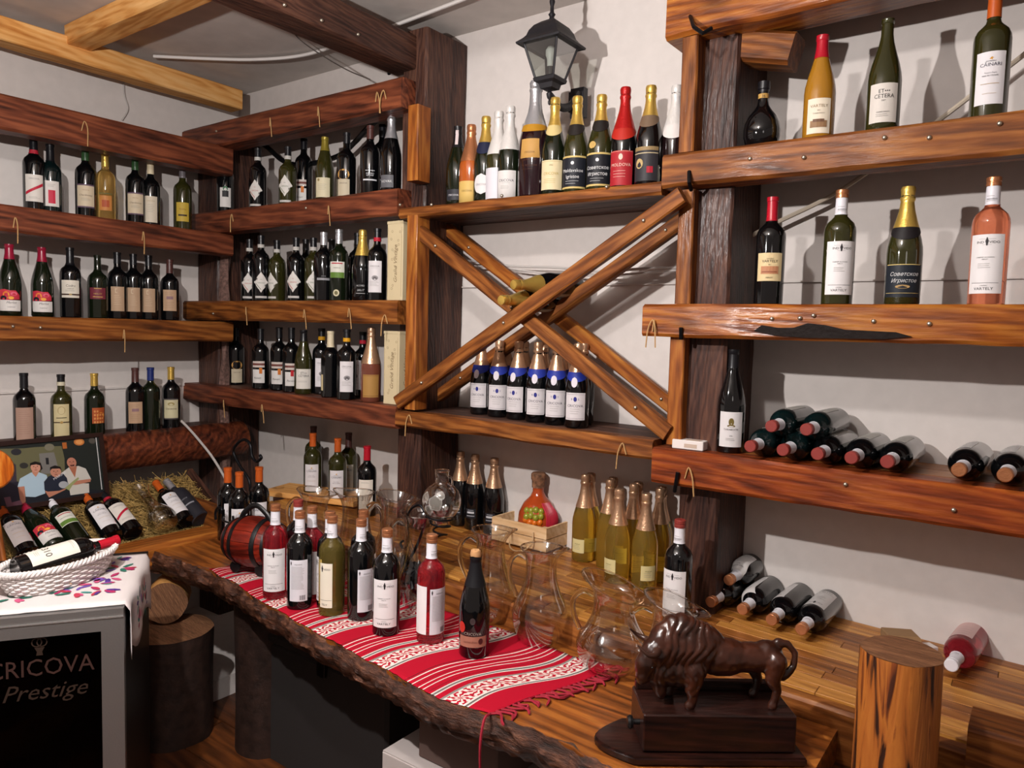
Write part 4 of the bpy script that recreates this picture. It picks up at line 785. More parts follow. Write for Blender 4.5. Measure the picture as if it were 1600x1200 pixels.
# upright peeled log at right front
mp_, N, L, P = newmat('peeled_log')
tc = N.new('ShaderNodeTexCoord'); mp = N.new('ShaderNodeMapping'); mp.inputs['Scale'].default_value = (38, 38, 4); L.new(tc.outputs['Object'], mp.inputs[0])
nz = N.new('ShaderNodeTexNoise'); nz.inputs['Scale'].default_value = 1.0; nz.inputs['Detail'].default_value = 5; nz.inputs['Distortion'].default_value = .8; L.new(mp.outputs[0], nz.inputs[0])
cr = N.new('ShaderNodeValToRGB'); e = cr.color_ramp.elements; e[0].position = .40; e[0].color = srgb('2c140a'); e[1].position = .47; e[1].color = srgb('9c5620'); k = e.new(.6); k.color = srgb('ac6628'); k = e.new(.66); k.color = srgb('7a3c18'); k = e.new(.72); k.color = srgb('3e1c0e')
L.new(nz.outputs[0], cr.inputs[0]); L.new(cr.outputs[0], P.inputs['Base Color']); P.inputs['Roughness'].default_value = .45
b = N.new('ShaderNodeBump'); b.inputs['Strength'].default_value = .8; b.inputs['Distance'].default_value = .006; L.new(nz.outputs[0], b.inputs['Height']); L.new(b.outputs[0], P.inputs['Normal'])
clog('upright_log', 'peeled upright log with streaky bark standing at lower right', 'log', (pz(1408, 1017, 1.0).x, pz(1408, 1017, 1.0).y, -.012), .075, 1.012, 9, mp_, W_CUT, rough=.1)
# stump and sawn slice under the table at left
q = pz(275, 985, .42); clog('tree_stump', 'wide dark tree stump on the floor beside the cooler', 'stump', (q.x-.03, q.y, -.012), .155, .43, 12, M_LOGB, W_CUT)
q2 = pz(258, 945, .5)
clog('log_slice', 'short sawn log lying on the stump, pale cut face forward', 'log', (q2.x+.02, q2.y-.02, .42+.085), .08, .2, 15, W_PINE, W_CUT, Vector((0, 0, 1)).rotation_difference(Vector((.80, -.55, .12))))
o_ = bpy.data.objects['log_slice']; o_.location = Vector((q2.x, q2.y, .507))-Vector((.80, -.55, .12)).normalized()*.2
# block at lower right
t = thing('support_beam', 'short horizontal beam end below the counter at far right', 'beam', (py(1512, 1140, 1.78).x, 1.78, py(1512, 1136, 1.78).z))
link('beam_timber', hewn(.9, .12, .17, 71, .004, .008), t, mat=W_MID)

# ------------------------------------------------------------------ boxes below the table
def carton(name, label, x0, x1, y0, y1, z0, z1, mat, tape=True, cat='box'):
    t = thing(name, label, cat, ((x0+x1)/2, (y0+y1)/2, z0))
    w_, d_, h_ = x1-x0, y1-y0, z1-z0
    link('box_body', box_me(w_, d_, h_-.004, .003), t, mat=mat)
    for s in (-1, 1): link('box_flap', box_me(w_-.004, d_/2-.003, .003, .0005), t, (0, s*d_/4, h_-.004), mat=mat)
    return t
yf = 1.50; xa, xb = py(655, 1100, yf).x, py(768, 1150, yf).x; zt = py(655, 1182, yf).z
M_CART = flat('carton_dark_brown', '5a463f', .8, mottle=.05, bscale=8)
zw = py(597, 1137, 1.46).z
cb = carton('cardboard_box', 'brown cardboard box under the table edge stacked on white box', xa, xb+.02, yf, yf+.3, zt, .60, M_CART)
pp = [(0, 0)]; ic = []
for a in range(2): ic.append(('o', 0, .0, .014, .014, '2a1c18')); 
g = link('print', join_me([(lathe_me([(.010, 0), (.013, 0), (.013, .0004), (.010, .0004)], 16), R_(pi/2, 'X')@T_((0, 0, 0))), (slab(-.012, .012, 0, .0004, .02, .023), Matrix()), (slab(-.008, .008, 0, .0004, .026, .029), Matrix()), (slab(-.002, .002, 0, .0004, -.008, .008), Matrix())]), cb, (.05, -.1512, .16), mat=flat('ink_dark', '2a1c18', .7), kind='stuff')
M_WBOX = flat('white_cardboard', 'b8aeaa', .75, mottle=.04, bscale=6)
x0_, x1_ = py(597, 1160, 1.46).x, py(697, 1180, 1.46).x
carton('white_box', 'white cardboard box at bottom edge below the brown box', x0_, x1_, 1.46, 1.80, -.012, min(zt-.001, zw), M_WBOX)
carton('white_box', 'second white cardboard box mostly cut off by the bottom edge', x1_+.004, x1_+.3, 1.46, 1.80, -.012, min(zt-.001, zw), M_WBOX)
t = thing('storage_chest', 'dark grey chest in shadow under the middle of the table', 'chest', (-1.98, 1.85, -.012))
link('chest_body', box_me(.62, .38, .46, .012), t, mat=flat('chest_grey', '2b2726', .7)); link('chest_lid', box_me(.64, .40, .04, .01), t, (0, 0, .46), mat=flat('chest_grey', '2b2726', .7))
link('clasp', box_me(.04, .012, .05, .002), t, (0, -.2, .42), mat=M_BLACK)
t = thing('floor_cable', 'black cable looping on the floor beside the cooler', 'cable', pz(262, 1125, 0))
t.location.z = 0
link('cable_loop', tube_me([(.09*cos(a*.35), .12*sin(a*.35), .012+.0*a) for a in range(0, 14)], .006, 8), t, mat=M_BLACK)

# ------------------------------------------------------------------ red woven cloth
mc, N, L, P = newmat('red_woven_cloth'); uv = N.new('ShaderNodeUVMap'); sp = N.new('ShaderNodeSeparateXYZ'); L.new(uv.outputs[0], sp.inputs[0])
pr = N.new('ShaderNodeMath'); pr.operation = 'MULTIPLY'; pr.inputs[1].default_value = 1/.292; L.new(sp.outputs[0], pr.inputs[0])
frc = N.new('ShaderNodeMath'); frc.operation = 'FRACT'; L.new(pr.outputs[0], frc.inputs[0])
cr = N.new('ShaderNodeValToRGB'); cr.color_ramp.interpolation = 'CONSTANT'
RED, WHT, BLK, GRY = srgb('a40a24'), srgb('d8ccc4'), srgb('241418'), srgb('8e8a84')
stops = [(0, RED), (.05, BLK), (.057, RED), (.085, WHT), (.1, RED), (.15, WHT), (.163, RED), (.2, BLK), (.206, RED), (.235, WHT), (.25, RED), (.29, WHT), (.303, RED), (.36, BLK), (.366, RED), (.40, WHT), (.412, GRY), (.425, BLK), (.43, GRY), (.445, WHT), (.455, RED), (.52, GRY), (.53, BLK), (.535, GRY), (.55, WHT), (.74, WHT), (.755, GRY), (.765, BLK), (.77, GRY), (.785, WHT), (.795, RED)]
for i, (p_, c) in enumerate(stops[:31]):
    if i < 2: e = cr.color_ramp.elements[i]; e.position = p_
    else: e = cr.color_ramp.elements.new(p_)
    e.color = c
L.new(frc.outputs[0], cr.inputs[0])
gt = N.new('ShaderNodeMath'); gt.operation = 'GREATER_THAN'; gt.inputs[1].default_value = .556; L.new(frc.outputs[0], gt.inputs[0])
lt = N.new('ShaderNodeMath'); lt.operation = 'LESS_THAN'; lt.inputs[1].default_value = .738; L.new(frc.outputs[0], lt.inputs[0])
an = N.new('ShaderNodeMath'); an.operation = 'MULTIPLY'; L.new(gt.outputs[0], an.inputs[0]); L.new(lt.outputs[0], an.inputs[1])
# rosettes: angular petals repeated along the band
def mth(op, a, b=None, c=None):
    n = N.new('ShaderNodeMath'); n.operation = op
    for i, v in enumerate((a, b, c)):
        if v is None: continue
        if isinstance(v, (int, float)): n.inputs[i].default_value = v
        else: L.new(v, n.inputs[i])
    return n.outputs[0]
u = mth('MULTIPLY', mth('SUBTRACT', frc.outputs[0], .647), .292/.0266); v = mth('SUBTRACT', mth('FRACT', mth('MULTIPLY', sp.outputs[1], 1/.0532)), .5); v = mth('MULTIPLY', v, 2)
u = mth('MULTIPLY', u, 1.0)
ang = mth('ARCTAN2', v, u); rad = mth('SQRT', mth('ADD', mth('MULTIPLY', u, u), mth('MULTIPLY', v, v)))
pet = mth('SINE', mth('ADD', mth('MULTIPLY', ang, 8), mth('MULTIPLY', rad, 5))); ring = mth('SINE', mth('MULTIPLY', rad, 13))
msk = mth('GREATER_THAN', mth('ADD', pet, mth('MULTIPLY', ring, .7)), .0)
mx = N.new('ShaderNodeMix'); mx.data_type = 'RGBA'; L.new(msk, mx.inputs[0]); mx.inputs[6].default_value = WHT; mx.inputs[7].default_value = RED
mx2 = N.new('ShaderNodeMix'); mx2.data_type = 'RGBA'; L.new(an.outputs[0], mx2.inputs[0]); L.new(cr.outputs[0], mx2.inputs[6]); L.new(mx.outputs[2], mx2.inputs[7])
L.new(mx2.outputs[2], P.inputs['Base Color']); P.inputs['Roughness'].default_value = .9; P.inputs['Specular IOR Level'].default_value = .15
A_, B_ = pz(340, 882, TZ), pz(318, 892, TZ); Cn, Dn = pz(770, 1100, TZ), pz(918, 1046, TZ)
vs = []; fs = []; uvs = []; NU, NV = 150, 26
def cpt(s, t):
    xf = -2.50+(-1.04+2.50)*s; yfr = fy(xf)+.012; yb = min(1.845, 1.62+.3*s*1.6) if s < .3 else 1.76+.02*sin(s*9)
    yb = yfr+ (.12+.30*min(1, s*4)) ; yb = min(yb, 1.80)
    x = xf+.095*t*(yb-yfr)/.34+.012*sin(t*5+s*11)*t; y = yfr+(yb-yfr)*t
    z = TZ+.0015+.0018*(1+noise.noise(Vector((x*16, y*9, 0))))
    return x, y, z
for i in range(NU+1):
    for j in range(NV+1): vs.append(cpt(i/NU, j/NV)); uvs.append((i/NU*1.46+.02*sin(j/NV*6), j/NV*.36))
for i in range(NU):
    for j in range(NV): a = i*(NV+1)+j; fs.append((a, a+NV+1, a+NV+2, a+1))
me = bpy.data.meshes.new('cloth'); me.from_pydata(vs, [], fs); ul = me.uv_layers.new(name='UVMap')
for l in me.loops: ul.data[l.index].uv = uvs[l.vertex_index]
me.polygons.foreach_set('use_smooth', [True]*len(me.polygons)); me.update()
cl = thing('woven_cloth', 'long red woven cloth with white striped and rosette bands on table', 'cloth', (0, 0, 0), None, None, me, mc)
md = cl.modifiers.new('s', 'SOLIDIFY'); md.thickness = .0012; md.offset = 1
fm_ = flat('red_fringe', '8e1428', .85); rnd = random.Random(2); prt = []
for j in range(26):
    p0 = Vector(cpt(1, j/25)); n = rnd.uniform(.035, .06)
    pts = [p0, p0+Vector((n*.4, rnd.uniform(-.01, .01), .003)), p0+Vector((n*.8, rnd.uniform(-.02, .02), .004)), p0+Vector((n, rnd.uniform(-.03, .03), .001))]
    prt.append((tube_me(spline(pts, 3), [.0035]*9+[.0015], 5), Matrix()))
p0 = Vector(cpt(1, 0)); pts = [p0, p0+Vector((.005, -.03, .0)), p0+Vector((.01, -.05, -.05)), p0+Vector((.008, -.045, -.13))]
prt.append((tube_me(spline(pts, 5), .0035, 6), Matrix()))
link('fringe', join_me(prt, 50), cl, mat=fm_, kind='stuff')

# ------------------------------------------------------------------ glass vessels
def pitcher(label, x, y, z, h=.26, r=.083, neck=.046, lip=.058, rot=0, tilt=0, handle=True, slant=0, name='glass_pitcher'):
    t = thing(name, label, 'pitcher', (x, y, z), (0, tilt, radians(rot)))
    pr = [(0, .003), (r*.45, .001), (r*.62, .006), (r*.88, h*.13), (r, h*.27), (r*.95, h*.4), (r*.74, h*.53), (neck*1.08, h*.66), (neck, h*.78), (neck*1.06, h*.9), (lip, h)]
    pr = [tuple(v) for v in [(a.x, a.z) for a in spline([(p[0], 0, p[1]) for p in pr], 3)]]
    me = lathe_me(pr, 32, 60)
    for v in me.vertices:
        if v.co.z > h*.8:
            k = (v.co.z-h*.8)/(h*.2); a = atan2(v.co.y, v.co.x); sp_ = max(0, cos(a))**6
            v.co.x += k*k*.022*sp_; v.co.z += k*(.008*sp_+slant*v.co.x*.9)
    me.update(); setmat(me, M_GLASS); link('vessel', me, t)
    rim = [v.co.copy() for v in me.vertices][-32:]
    link('rim', tube_me(rim, .0024, 6, True), t, mat=GL_SOLID)
    if handle:
        pts = [(-neck*1.0, 0, h*.86), (-neck-.028, 0, h*.9), (-neck-.055, 0, h*.8), (-neck-.055, 0, h*.62), (-r*.93, 0, h*.44)]
        link('handle', tube_me(spline(pts, 6), [.0075]*25, 10), t, mat=GL_SOLID)
    return t
GL_SOLID = flat('glass_solid', 'f4f4f2', .02, trans=1, ior=1.3)
q = pz(770, 966, TZ); pitcher('clear glass pitcher standing just behind the opened dark bottle', q.x, q.y-.02, CT-.002, .29, .082, .045, .062, 20)
q = pz(845, 1003, TZ); pitcher('clear glass pitcher with handle in the middle of the cloth end', q.x, q.y-.01, CT-.002, .285, .082, .045, .062, 10, handle=True)
q = pz(955, 1047, TZ); pitcher('round glass pitcher with slanted wide mouth left of the bison', q.x, q.y, TZ+.001, .235, .098, .055, .088, 20, slant=-.42)
q = pz(1035, 1062, TZ); pitcher('glass pitcher mostly hidden behind the carved bison head', q.x+.02, q.y, TZ+.001, .215, .075, .05, .075, 20, slant=-.35)
for x, y, h, d, ro, sl in ((492, 768, .27, 'glass pitcher with slanted mouth, leftmost of the rear pitchers', 30, -.2), (556, 770, .28, 'glass pitcher with flared mouth behind the yellow bottle', 200, 0), (618, 775, .27, 'wide-mouthed glass pitcher in front of the dark post', 20, -.2), (655, 802, .24, 'small glass pitcher behind the iron scroll', 20, -.1)):
    q = pz(x, y, TZ+h); yy = min(q.y, 1.79); qq = py(x, y, yy)
    pitcher(d, qq.x, yy, TZ+.001, max(.2, qq.z-TZ), .08, .046, .064, ro, slant=sl)

# ------------------------------------------------------------------ iron decanter stand
SY = 1.80
def sp3(lst, Y=SY): return [py(x, y, Y) for x, y in lst]
base = py(640, 945, SY); st_ = thing('iron_stand', 'black wrought-iron stand with vine leaves holding a round glass flask', 'stand', (base.x, SY, TZ+.004))
def rel(l, o=None): o = o or st_.location; return [p-Vector(o) for p in l]
link('stem', tube_me(spline(rel(sp3([(622, 948), (624, 917), (633, 888), (639, 876), (652, 851), (663, 821), (667, 806), (668, 798)])), 5), .0048, 8), st_, mat=M_IRON)
link('scroll', tube_me(spline(rel(sp3([(664, 800), (655, 789), (641, 797), (636, 815), (639, 834), (637, 851), (630, 857), (626, 849), (630, 845)])), 5), [.0042]*41, 8), st_, mat=M_IRON)
gc = py(690, 783, SY); gc = Vector((gc.x, SY-.0, gc.z)); R0 = .063
l = []
for i in range(70):
    a = i*.27; r_ = .047-.032*i/70; l.append(gc+Vector((r_*cos(a+pi), r_*sin(a+pi), -.047-.075*(i/70)**1.2)))
link('spiral_cradle', tube_me(rel([sp3([(667, 806)])[0]]+l), .0032, 7), st_, mat=M_IRON)
for k in range(3):
    a = k*2.1+.4; link('foot', tube_me(spline([(0, 0, .05), (.03*cos(a), .03*sin(a), .02), (.075*cos(a), .075*sin(a), .006), (.09*cos(a), .09*sin(a), .012)], 5), .0045, 7), st_, mat=M_IRON)
def leaf_me(s):
    pts = []
    for k in range(22):
        a = 2*pi*k/22; r_ = s*(.62+.3*abs(cos(2.5*a))+(.12 if k % 2 else -.05)); pts.append((r_*cos(a), r_*sin(a), .006*cos(a*5)))
    vs = [(0, 0, -.006)]+pts; fs = [(0, i+1, (i+1) % 22+1) for i in range(22)]; me = bpy.data.meshes.new('leaf'); me.from_pydata(vs, [], fs); return me
for (x, y, s, rx, rz, dy) in ((655, 888, .034, 1.2, .3, -.02), (636, 876, .026, 1.5, 1.0, -.012), (664, 900, .03, 1.0, -.4, .01), (628, 888, .024, 1.3, .2, -.025), (648, 905, .03, 1.3, .8, -.015)):
    q = py(x, y, SY)-Vector(st_.location); o = link('vine_leaf', leaf_me(s), st_, q+Vector((0, dy, 0)), (rx, .2, rz), mat=M_IRON); m_ = o.modifiers.new('s', 'SOLIDIFY'); m_.thickness = .002
link('tendril', tube_me([(.008+.012*cos(a*.5), -.01+.012*sin(a*.5), .03+a*.0025) for a in range(40)], .0016, 5), st_, mat=M_IRON)
fl_ = thing('glass_flask', 'round clear glass flask with engraved map held in the iron stand', 'decanter', gc)
pr = [(.016, -.078), (.024, -.072), (.03, -.058)]+[(R0*cos(a*.1), R0*sin(a*.1)) for a in range(-9, 12)]+[(.022, .062), (.0225, .095), (.024, .1)]
me = lathe_me(pr, 32, 60); setmat(me, M_GLASS); link('vessel', me, fl_)
link('rim', tube_me([(.024*cos(a*pi/12), .024*sin(a*pi/12), .1) for a in range(24)], .0016, 6, True), fl_, mat=GL_SOLID)
link('handle', tube_me(spline([(.022, 0, .085), (.04, 0, .082), (.044, 0, .06), (.034, 0, .045)], 6), .0035, 8), fl_, mat=GL_SOLID)
fro = flat('frosted_engraving', 'c8c6c0', .6)
_n = fro.node_tree.nodes; _l = fro.node_tree.links; _t = _n.new('ShaderNodeBsdfTransparent'); _m = _n.new('ShaderNodeMixShader'); _m.inputs[0].default_value = .38
_l.new(_t.outputs[0], _m.inputs[1]); _l.new(_n['Principled BSDF'].outputs[0], _m.inputs[2]); _l.new(_m.outputs[0], _n['Material Output'].inputs[0])
for k, (a0, b0, s) in enumerate(((-1.9, .3, .02), (-1.2, .1, .024), (-1.6, -.3, .018), (-2.4, 0, .016), (-.9, .5, .014))):
    pts = []
    for i in range(14):
        a = 2*pi*i/14; rr_ = s*(1+.45*noise.noise(Vector((cos(a)*2, sin(a)*2, k*3)))); u_ = a0+rr_*cos(a)/R0; v_ = b0+rr_*sin(a)/R0
        pts.append((R0*1.006*cos(v_)*cos(u_), R0*1.006*cos(v_)*sin(u_), R0*1.006*sin(v_)))
    link('engraving', mesh('e', pts, [tuple(range(14))]), fl_, mat=fro)

# ------------------------------------------------------------------ barrel
bq = pz(380, 902, TZ); bc = Vector((bq.x-.01, bq.y+.06, TZ+.118)); BA = radians(16)
W_BAR = wood('wood_barrel_red', '3c0e08', '6e1c10', '8c2c18', .25, 1, .15, .4, .6, axis=2)
bar = thing('small_barrel', 'small dark red wooden barrel with black hoops lying on the cloth', 'barrel', bc, (0, pi/2, BA), None)
def br(z): return .094*(1-.28*(abs(z)/.105)**2)
for k in range(14):
    a0 = 2*pi*k/14; vs = []; fs = []; nz_ = 8
    for j in range(nz_+1):
        z = -.105+.21*j/nz_
        for a in (a0+.008, a0+2*pi/28, a0+2*pi/14-.008):
            vs.append((br(z)*cos(a), br(z)*sin(a), z))
        for a in (a0+2*pi/14-.008, a0+.008): vs.append(((br(z)-.01)*cos(a), (br(z)-.01)*sin(a), z))
    for j in range(nz_):
        for i in range(5): a = j*5+i; b = j*5+(i+1) % 5; fs.append((a, b, b+5, a+5))
    fs += [(0, 1, 2, 3, 4), tuple(nz_*5+i for i in range(5))]
    link('stave', mesh('stave', vs, fs, 40), bar, mat=W_BAR)
for z in (-.088, -.05, .05, .088):
    link('hoop', lathe_me([(br(z-.008)+.0002, z-.008), (br(z-.008)+.003, z-.008), (br(z)+.0035, z), (br(z+.008)+.003, z+.008), (br(z+.008), z+.008)], 32, 50), bar, mat=M_BLACK)
for s in (-1, 1): link('barrel_head', lathe_me([(0, s*.095), (.068, s*.095), (.068, s*.09), (0, s*.09)], 24, 30), bar, mat=W_BAR)
link('carry_handle', tube_me(spline([(-.07, 0, -.07), (-.105, 0, -.05), (-.135, 0, .0), (-.105, 0, .05), (-.07, 0, .07)], 6), .007, 8, flat_y=1.5), bar, mat=M_BLACK)
for s in (-1, 1): link('wheel', lathe_me([(0, -.006), (.02, -.006), (.022, 0), (.02, .006), (0, .006)], 16, 30), bar, (.088, .045*s, .055), (pi/2, 0, 0), mat=M_BLACK); link('wheel', bpy.data.objects['wheel'].data, bar, (.088, .045*s, -.055), (pi/2, 0, 0))

# ------------------------------------------------------------------ iron bottle rack
rk = pz(376, 738, TZ+.325); rc = Vector((rk.x-.01, rk.y+.05, TZ+.001))
rack = thing('iron_rack', 'black iron rack with scroll hook around three orange-capped bottles', 'rack', rc)
def ringp(r, z, n=36): return [(r*cos(2*pi*i/n), r*sin(2*pi*i/n), z) for i in range(n)]
for z in (.006, .13): link('ring', tube_me(ringp(.105, z), .004, 7, True), rack, mat=M_IRON)
for k in range(5):
    a = k*2*pi/5; link('upright', tube_me([(.105*cos(a), .105*sin(a), .006), (.105*cos(a), .105*sin(a), .16)], .004, 7), rack, mat=M_IRON)
for k in range(3): link('cross_rod', tube_me([(.105*cos(k*pi/3), .105*sin(k*pi/3), .012), (-.105*cos(k*pi/3), -.105*sin(k*pi/3), .012)], .006, 6), rack, mat=M_IRON)
HY = rc.y+.10
link('scroll_hook', tube_me(spline([p-rc for p in sp3([(392, 800), (391, 770), (389, 750), (375, 728), (365, 707), (371, 693), (382, 687), (391, 695), (394, 713), (401, 721), (408, 716), (406, 711)], HY)], 5), .0065, 8), rack, mat=M_IRON)
p_ = [p-rc for p in sp3([(337, 812), (337, 800), (341, 793), (347, 796), (346, 802)], rc.y-.11)]
link('scroll_curl', tube_me(spline(p_, 5), .0055, 7), rack, mat=M_IRON)

# ------------------------------------------------------------------ crate with decorated bottle
zc_ = cz(-1.6); zt_ = zc_+.10
a, b, c = pz(854, 825, zt_), pz(769, 806, zt_), pz(893, 810, zt_)
ul_ = (b-a); u_ = ul_.normalized(); W = ul_.length; n_ = Vector((-u_.y, u_.x, 0)); n_ = n_ if n_.dot(c-a) > 0 else -n_; D = .19
org = a
cr8 = thing('wooden_crate', 'pale slatted wooden gift crate with rope handle on the counter', 'crate', (org.x, org.y, zc_+.001), (0, 0, atan2(-u_.y, -u_.x)))
# local frame: +x from left corner towards near corner => near corner at origin, box spans x -W..0, y 0..D
for zz in (.006, .053):
    for yy in (0, D-.009): link('slat', slab(-W, 0, yy, yy+.009, zz, zz+.043), cr8, mat=W_CRATE)
    for xx in (-W, -.009): link('slat', slab(xx, xx+.009, .009, D-.009, zz, zz+.043), cr8, mat=W_CRATE)
for xx in (-W+.009, -.03):
    for yy in (.009, D-.03): link('corner_post', slab(xx, xx+.021, yy, yy+.021, .0, .094), cr8, mat=W_CRATE)
link('crate_floor', slab(-W+.01, -.01, .01, D-.01, 0, .006), cr8, mat=W_CRATE)
link('rope_handle', tube_me(spline([(-W*.62, -.004, .072), (-W*.60, -.012, .05), (-W*.5, -.05, .01), (-W*.3, -.055, .006), (-W*.2, -.02, .03), (-W*.22, -.004, .072)], 6), .003, 7), cr8, mat=flat('rope', 'c0a078', .8))
gr = link('shredded_filler', join_me([(tube_me(spline([Vector((random.uniform(-W+.03, -.03), random.uniform(.03, D-.03), .04+random.uniform(0, .03))) for _ in range(3)], 2), .0015, 4), Matrix()) for _ in range(70)]), cr8, mat=flat('filler', 'c8a878', .8), kind='stuff')
bb = org+u_*W*.42+n_*D*.5; bz = zc_+.02
db = thing('fruit_bottle', 'squat bottle filled with green and orange fruit, in the crate', 'bottle', (bb.x, bb.y, bz)); db.scale = (1.12, 1.12, 1.25)
DBG = flat('fruit_glass_red', 'a8431c', .12, coat=.6)
link('glass_body', lathe_me([(0, 0), (.04, 0), (.062, .02), (.07, .05), (.066, .085), (.05, .115), (.028, .135), (.02, .15), (.02, .165), (0, .165)], 28, 60), db, mat=DBG)
d_ = EYE-Vector((bb.x, bb.y, bz)); fa = atan2(d_.y, d_.x)
FR = [(flat('fruit_green', '8a8a2a', .3, coat=.4), [(x, z) for z in (.082, .099) for x in (-.042, -.024, -.006, .012)]), (flat('fruit_orange', 'c86414', .3, coat=.4), [(x, z) for z in (.048, .066) for x in (-.045, -.027, -.009, .009)])]
sph = {}
for m_, l in FR:
    bm = bmesh.new(); bmesh.ops.create_uvsphere(bm, u_segments=10, v_segments=7, radius=.0115); s_ = bmdone(bm, 'fruit', 60); setmat(s_, m_)
    for x, z in l:
        rad_ = .066 if z < .09 else .056; aa = fa+x/rad_; link('fruit', s_, db, (rad_*cos(aa)*.97, rad_*sin(aa)*.97, z+rnd.uniform(-.003, .003)))
link('cork_top', lathe_me([(0, .165), (.023, .163), (.024, .185), (.027, .19), (.027, .205), (.022, .21), (0, .211)], 16, 40), db, mat=flat('birch_cap', '8a6248', .7, mottle=.6, bscale=90))
rb = flat('ribbon_red', 'b01c34', .4); prt = []
for k in range(16):
    aa = fa+.42+.7*k/16; s0 = .4+.05*k
    prt.append((tube_me(spline([(.045*cos(aa-.1), .045*sin(aa-.1), .12), (.074*cos(aa), .074*sin(aa), .09), (.078*cos(aa), .078*sin(aa), .06), (.074*cos(aa-.15*s0), .074*sin(aa-.15*s0), .028)], 4), .0028, 5), Matrix()))
link('ribbon', join_me(prt, 50), db, mat=rb, kind='stuff')
# cork box at right shelf
t = thing('small_carton', 'small torn white carton lying left of the tall emblem bottle', 'box', (py(1078, 700, 2.17).x, 2.17, 1.271), (0, 0, .06))
link('box_body', box_me(.098, .05, .028, .002), t, mat=flat('carton_white', 'd8d0cc', .7)); link('torn_patch', box_me(.045, .03, .0008, 0), t, (.012, -.004, .028), mat=paper('b8a494')); link('torn_patch', box_me(.04, .0008, .012, 0), t, (.01, -.0252, .006), mat=paper('b8a494'))

# ------------------------------------------------------------------ tall gift cartons
def gift(label, xl, xr, yt, yb, Y, z0):
    a, b = py(xl, yb, Y), py(xr, yb, Y); h = py(xl, yt, Y).z-z0
    t = thing('gift_carton', label, 'box', ((a.x+b.x)/2, Y+.045, z0)); w_ = .088
    cm = flat('carton_cream', 'c9b995', .55)
    link('box_body', box_me(w_, .088, h, .0015), t, mat=cm)
    link('box_lid', box_me(w_+.003, .091, .012, .001), t, (0, 0, h-.011), mat=cm)
    tm = flat('print_brown', '7a6448', .6)
    me = text_me('Grand Vintage', .026, 1, .3)
    link('print', join_me([(me, R_(-pi/2, 'Y'))]), t, (.012, -.0446, h*.46), mat=tm)
    link('print', join_me([(me, R_(pi/2, 'Z')@R_(-pi/2, 'Y'))]), t, (.0446, .0, h*.5), mat=tm)
    for s in (-.04, .036): link('border_line', box_me(.0008, .0004, h-.04, 0), t, (s, -.0443, .015), mat=tm)
    for k in range(14):
        r_ = random.Random(k); q = lathe_me([(.004, 0), (.005, 0), (.005, .0003), (.004, .0003)], 8)
        link('ornament', q, t, (r_.uniform(-.03, .03), -.0443, r_.uniform(.02, h-.03)), (pi/2, 0, 0), mat=tm)
    return t
gift('tall cream gift carton with script lettering on middle shelf', 600, 632, 347, 470, 2.16, 1.729)
gift('tall cream gift carton with script lettering on low shelf', 593, 628, 517, 630, 2.165, 1.306)

q = pz(1405, 1012, cz(-.25)+.002)
t = thing('cardboard_scrap', 'small folded brown cardboard piece on counter behind the upright log', 'cardboard', (q.x, q.y, cz(q.x)+.001), (0, 0, .5))
link('box_body', box_me(.085, .06, .045, .002), t, mat=flat('kraft_card', '8a6a48', .8)); link('box_flap', slab(-.042, .042, -.05, 0, 0, .002), t, (0, -.03, .043), (.7, 0, 0), mat=flat('kraft_card', '8a6a48', .8))
q = pz(1446, 1020, cz(-.2)+.002)
t = thing('paper_slip', 'small white card lying between cardboard piece and rosé bottle', 'card', (q.x, q.y, cz(q.x)+.003), (.0, .0, .8)); link('card', box_me(.05, .035, .02, .001), t, mat=flat('carton_white', 'd8d0cc', .7))

# ------------------------------------------------------------------ lantern
LX, LY = -1.47, 2.2; M_LAN = flat('lantern_black', '1c1a1e', .5, .2, bump=.15, bscale=120)
ln = thing('wall_lantern', 'black four-sided lantern lamp mounted on the wall above the sparkling bottles', 'lantern', (LX, LY, 2.40))
def frustum(pr, smooth=None):   # square rings (half, z)
    vs = []; fs = []
    for s, z in pr: vs += [(-s, -s, z), (s, -s, z), (s, s, z), (-s, s, z)]
    for i in range(len(pr)-1):
        for k in range(4): a = i*4+k; b = i*4+(k+1) % 4; fs.append((a, b, b+4, a+4))
    fs.append((0, 1, 2, 3)); n = len(pr)*4; fs.append((n-4, n-3, n-2, n-1)); return mesh('frustum', vs, fs, smooth)
ze = 2.597-2.40
link('roof', frustum([(.082, ze+.002), (.086, ze), (.088, ze+.006), (.07, ze+.022), (.062, ze+.032), (.056, ze+.05), (.044, ze+.068), (.026, ze+.082), (.012, ze+.09)]), ln, mat=M_LAN)
link('finial', lathe_me([(0, ze+.085), (.011, ze+.088), (.008, ze+.1), (.0125, ze+.108), (.007, ze+.115), (.006, ze+.135), (.010, ze+.15), (.007, ze+.165), (.002, ze+.2), (0, ze+.2)], 14, 40), ln, mat=M_LAN)
zb = 2.485-2.40
tb_, bb_ = .066, .036
for a, b in ((-1, -1), (1, -1), (1, 1), (-1, 1)):
    link('corner_bar', tube_me([(a*bb_, b*bb_, zb), (a*tb_, b*tb_, ze+.002)], .0042, 6), ln, mat=M_LAN)
for k in range(4):
    an = k*pi/2; vs = [(-bb_+.003, -bb_, zb), (bb_-.003, -bb_, zb), (tb_-.003, -tb_, ze), (-tb_+.003, -tb_, ze)]
    link('glass_pane', mesh('pane', vs, [(0, 1, 2, 3)]), ln, (0, 0, 0), (0, 0, an), mat=thin_glass('lantern_glass', 'd8dcd8'))
link('base_tray', frustum([(.012, zb-.034), (.024, zb-.03), (.028, zb-.014), (.04, zb-.008), (.043, zb+.002), (.04, zb+.006)]), ln, mat=M_LAN)
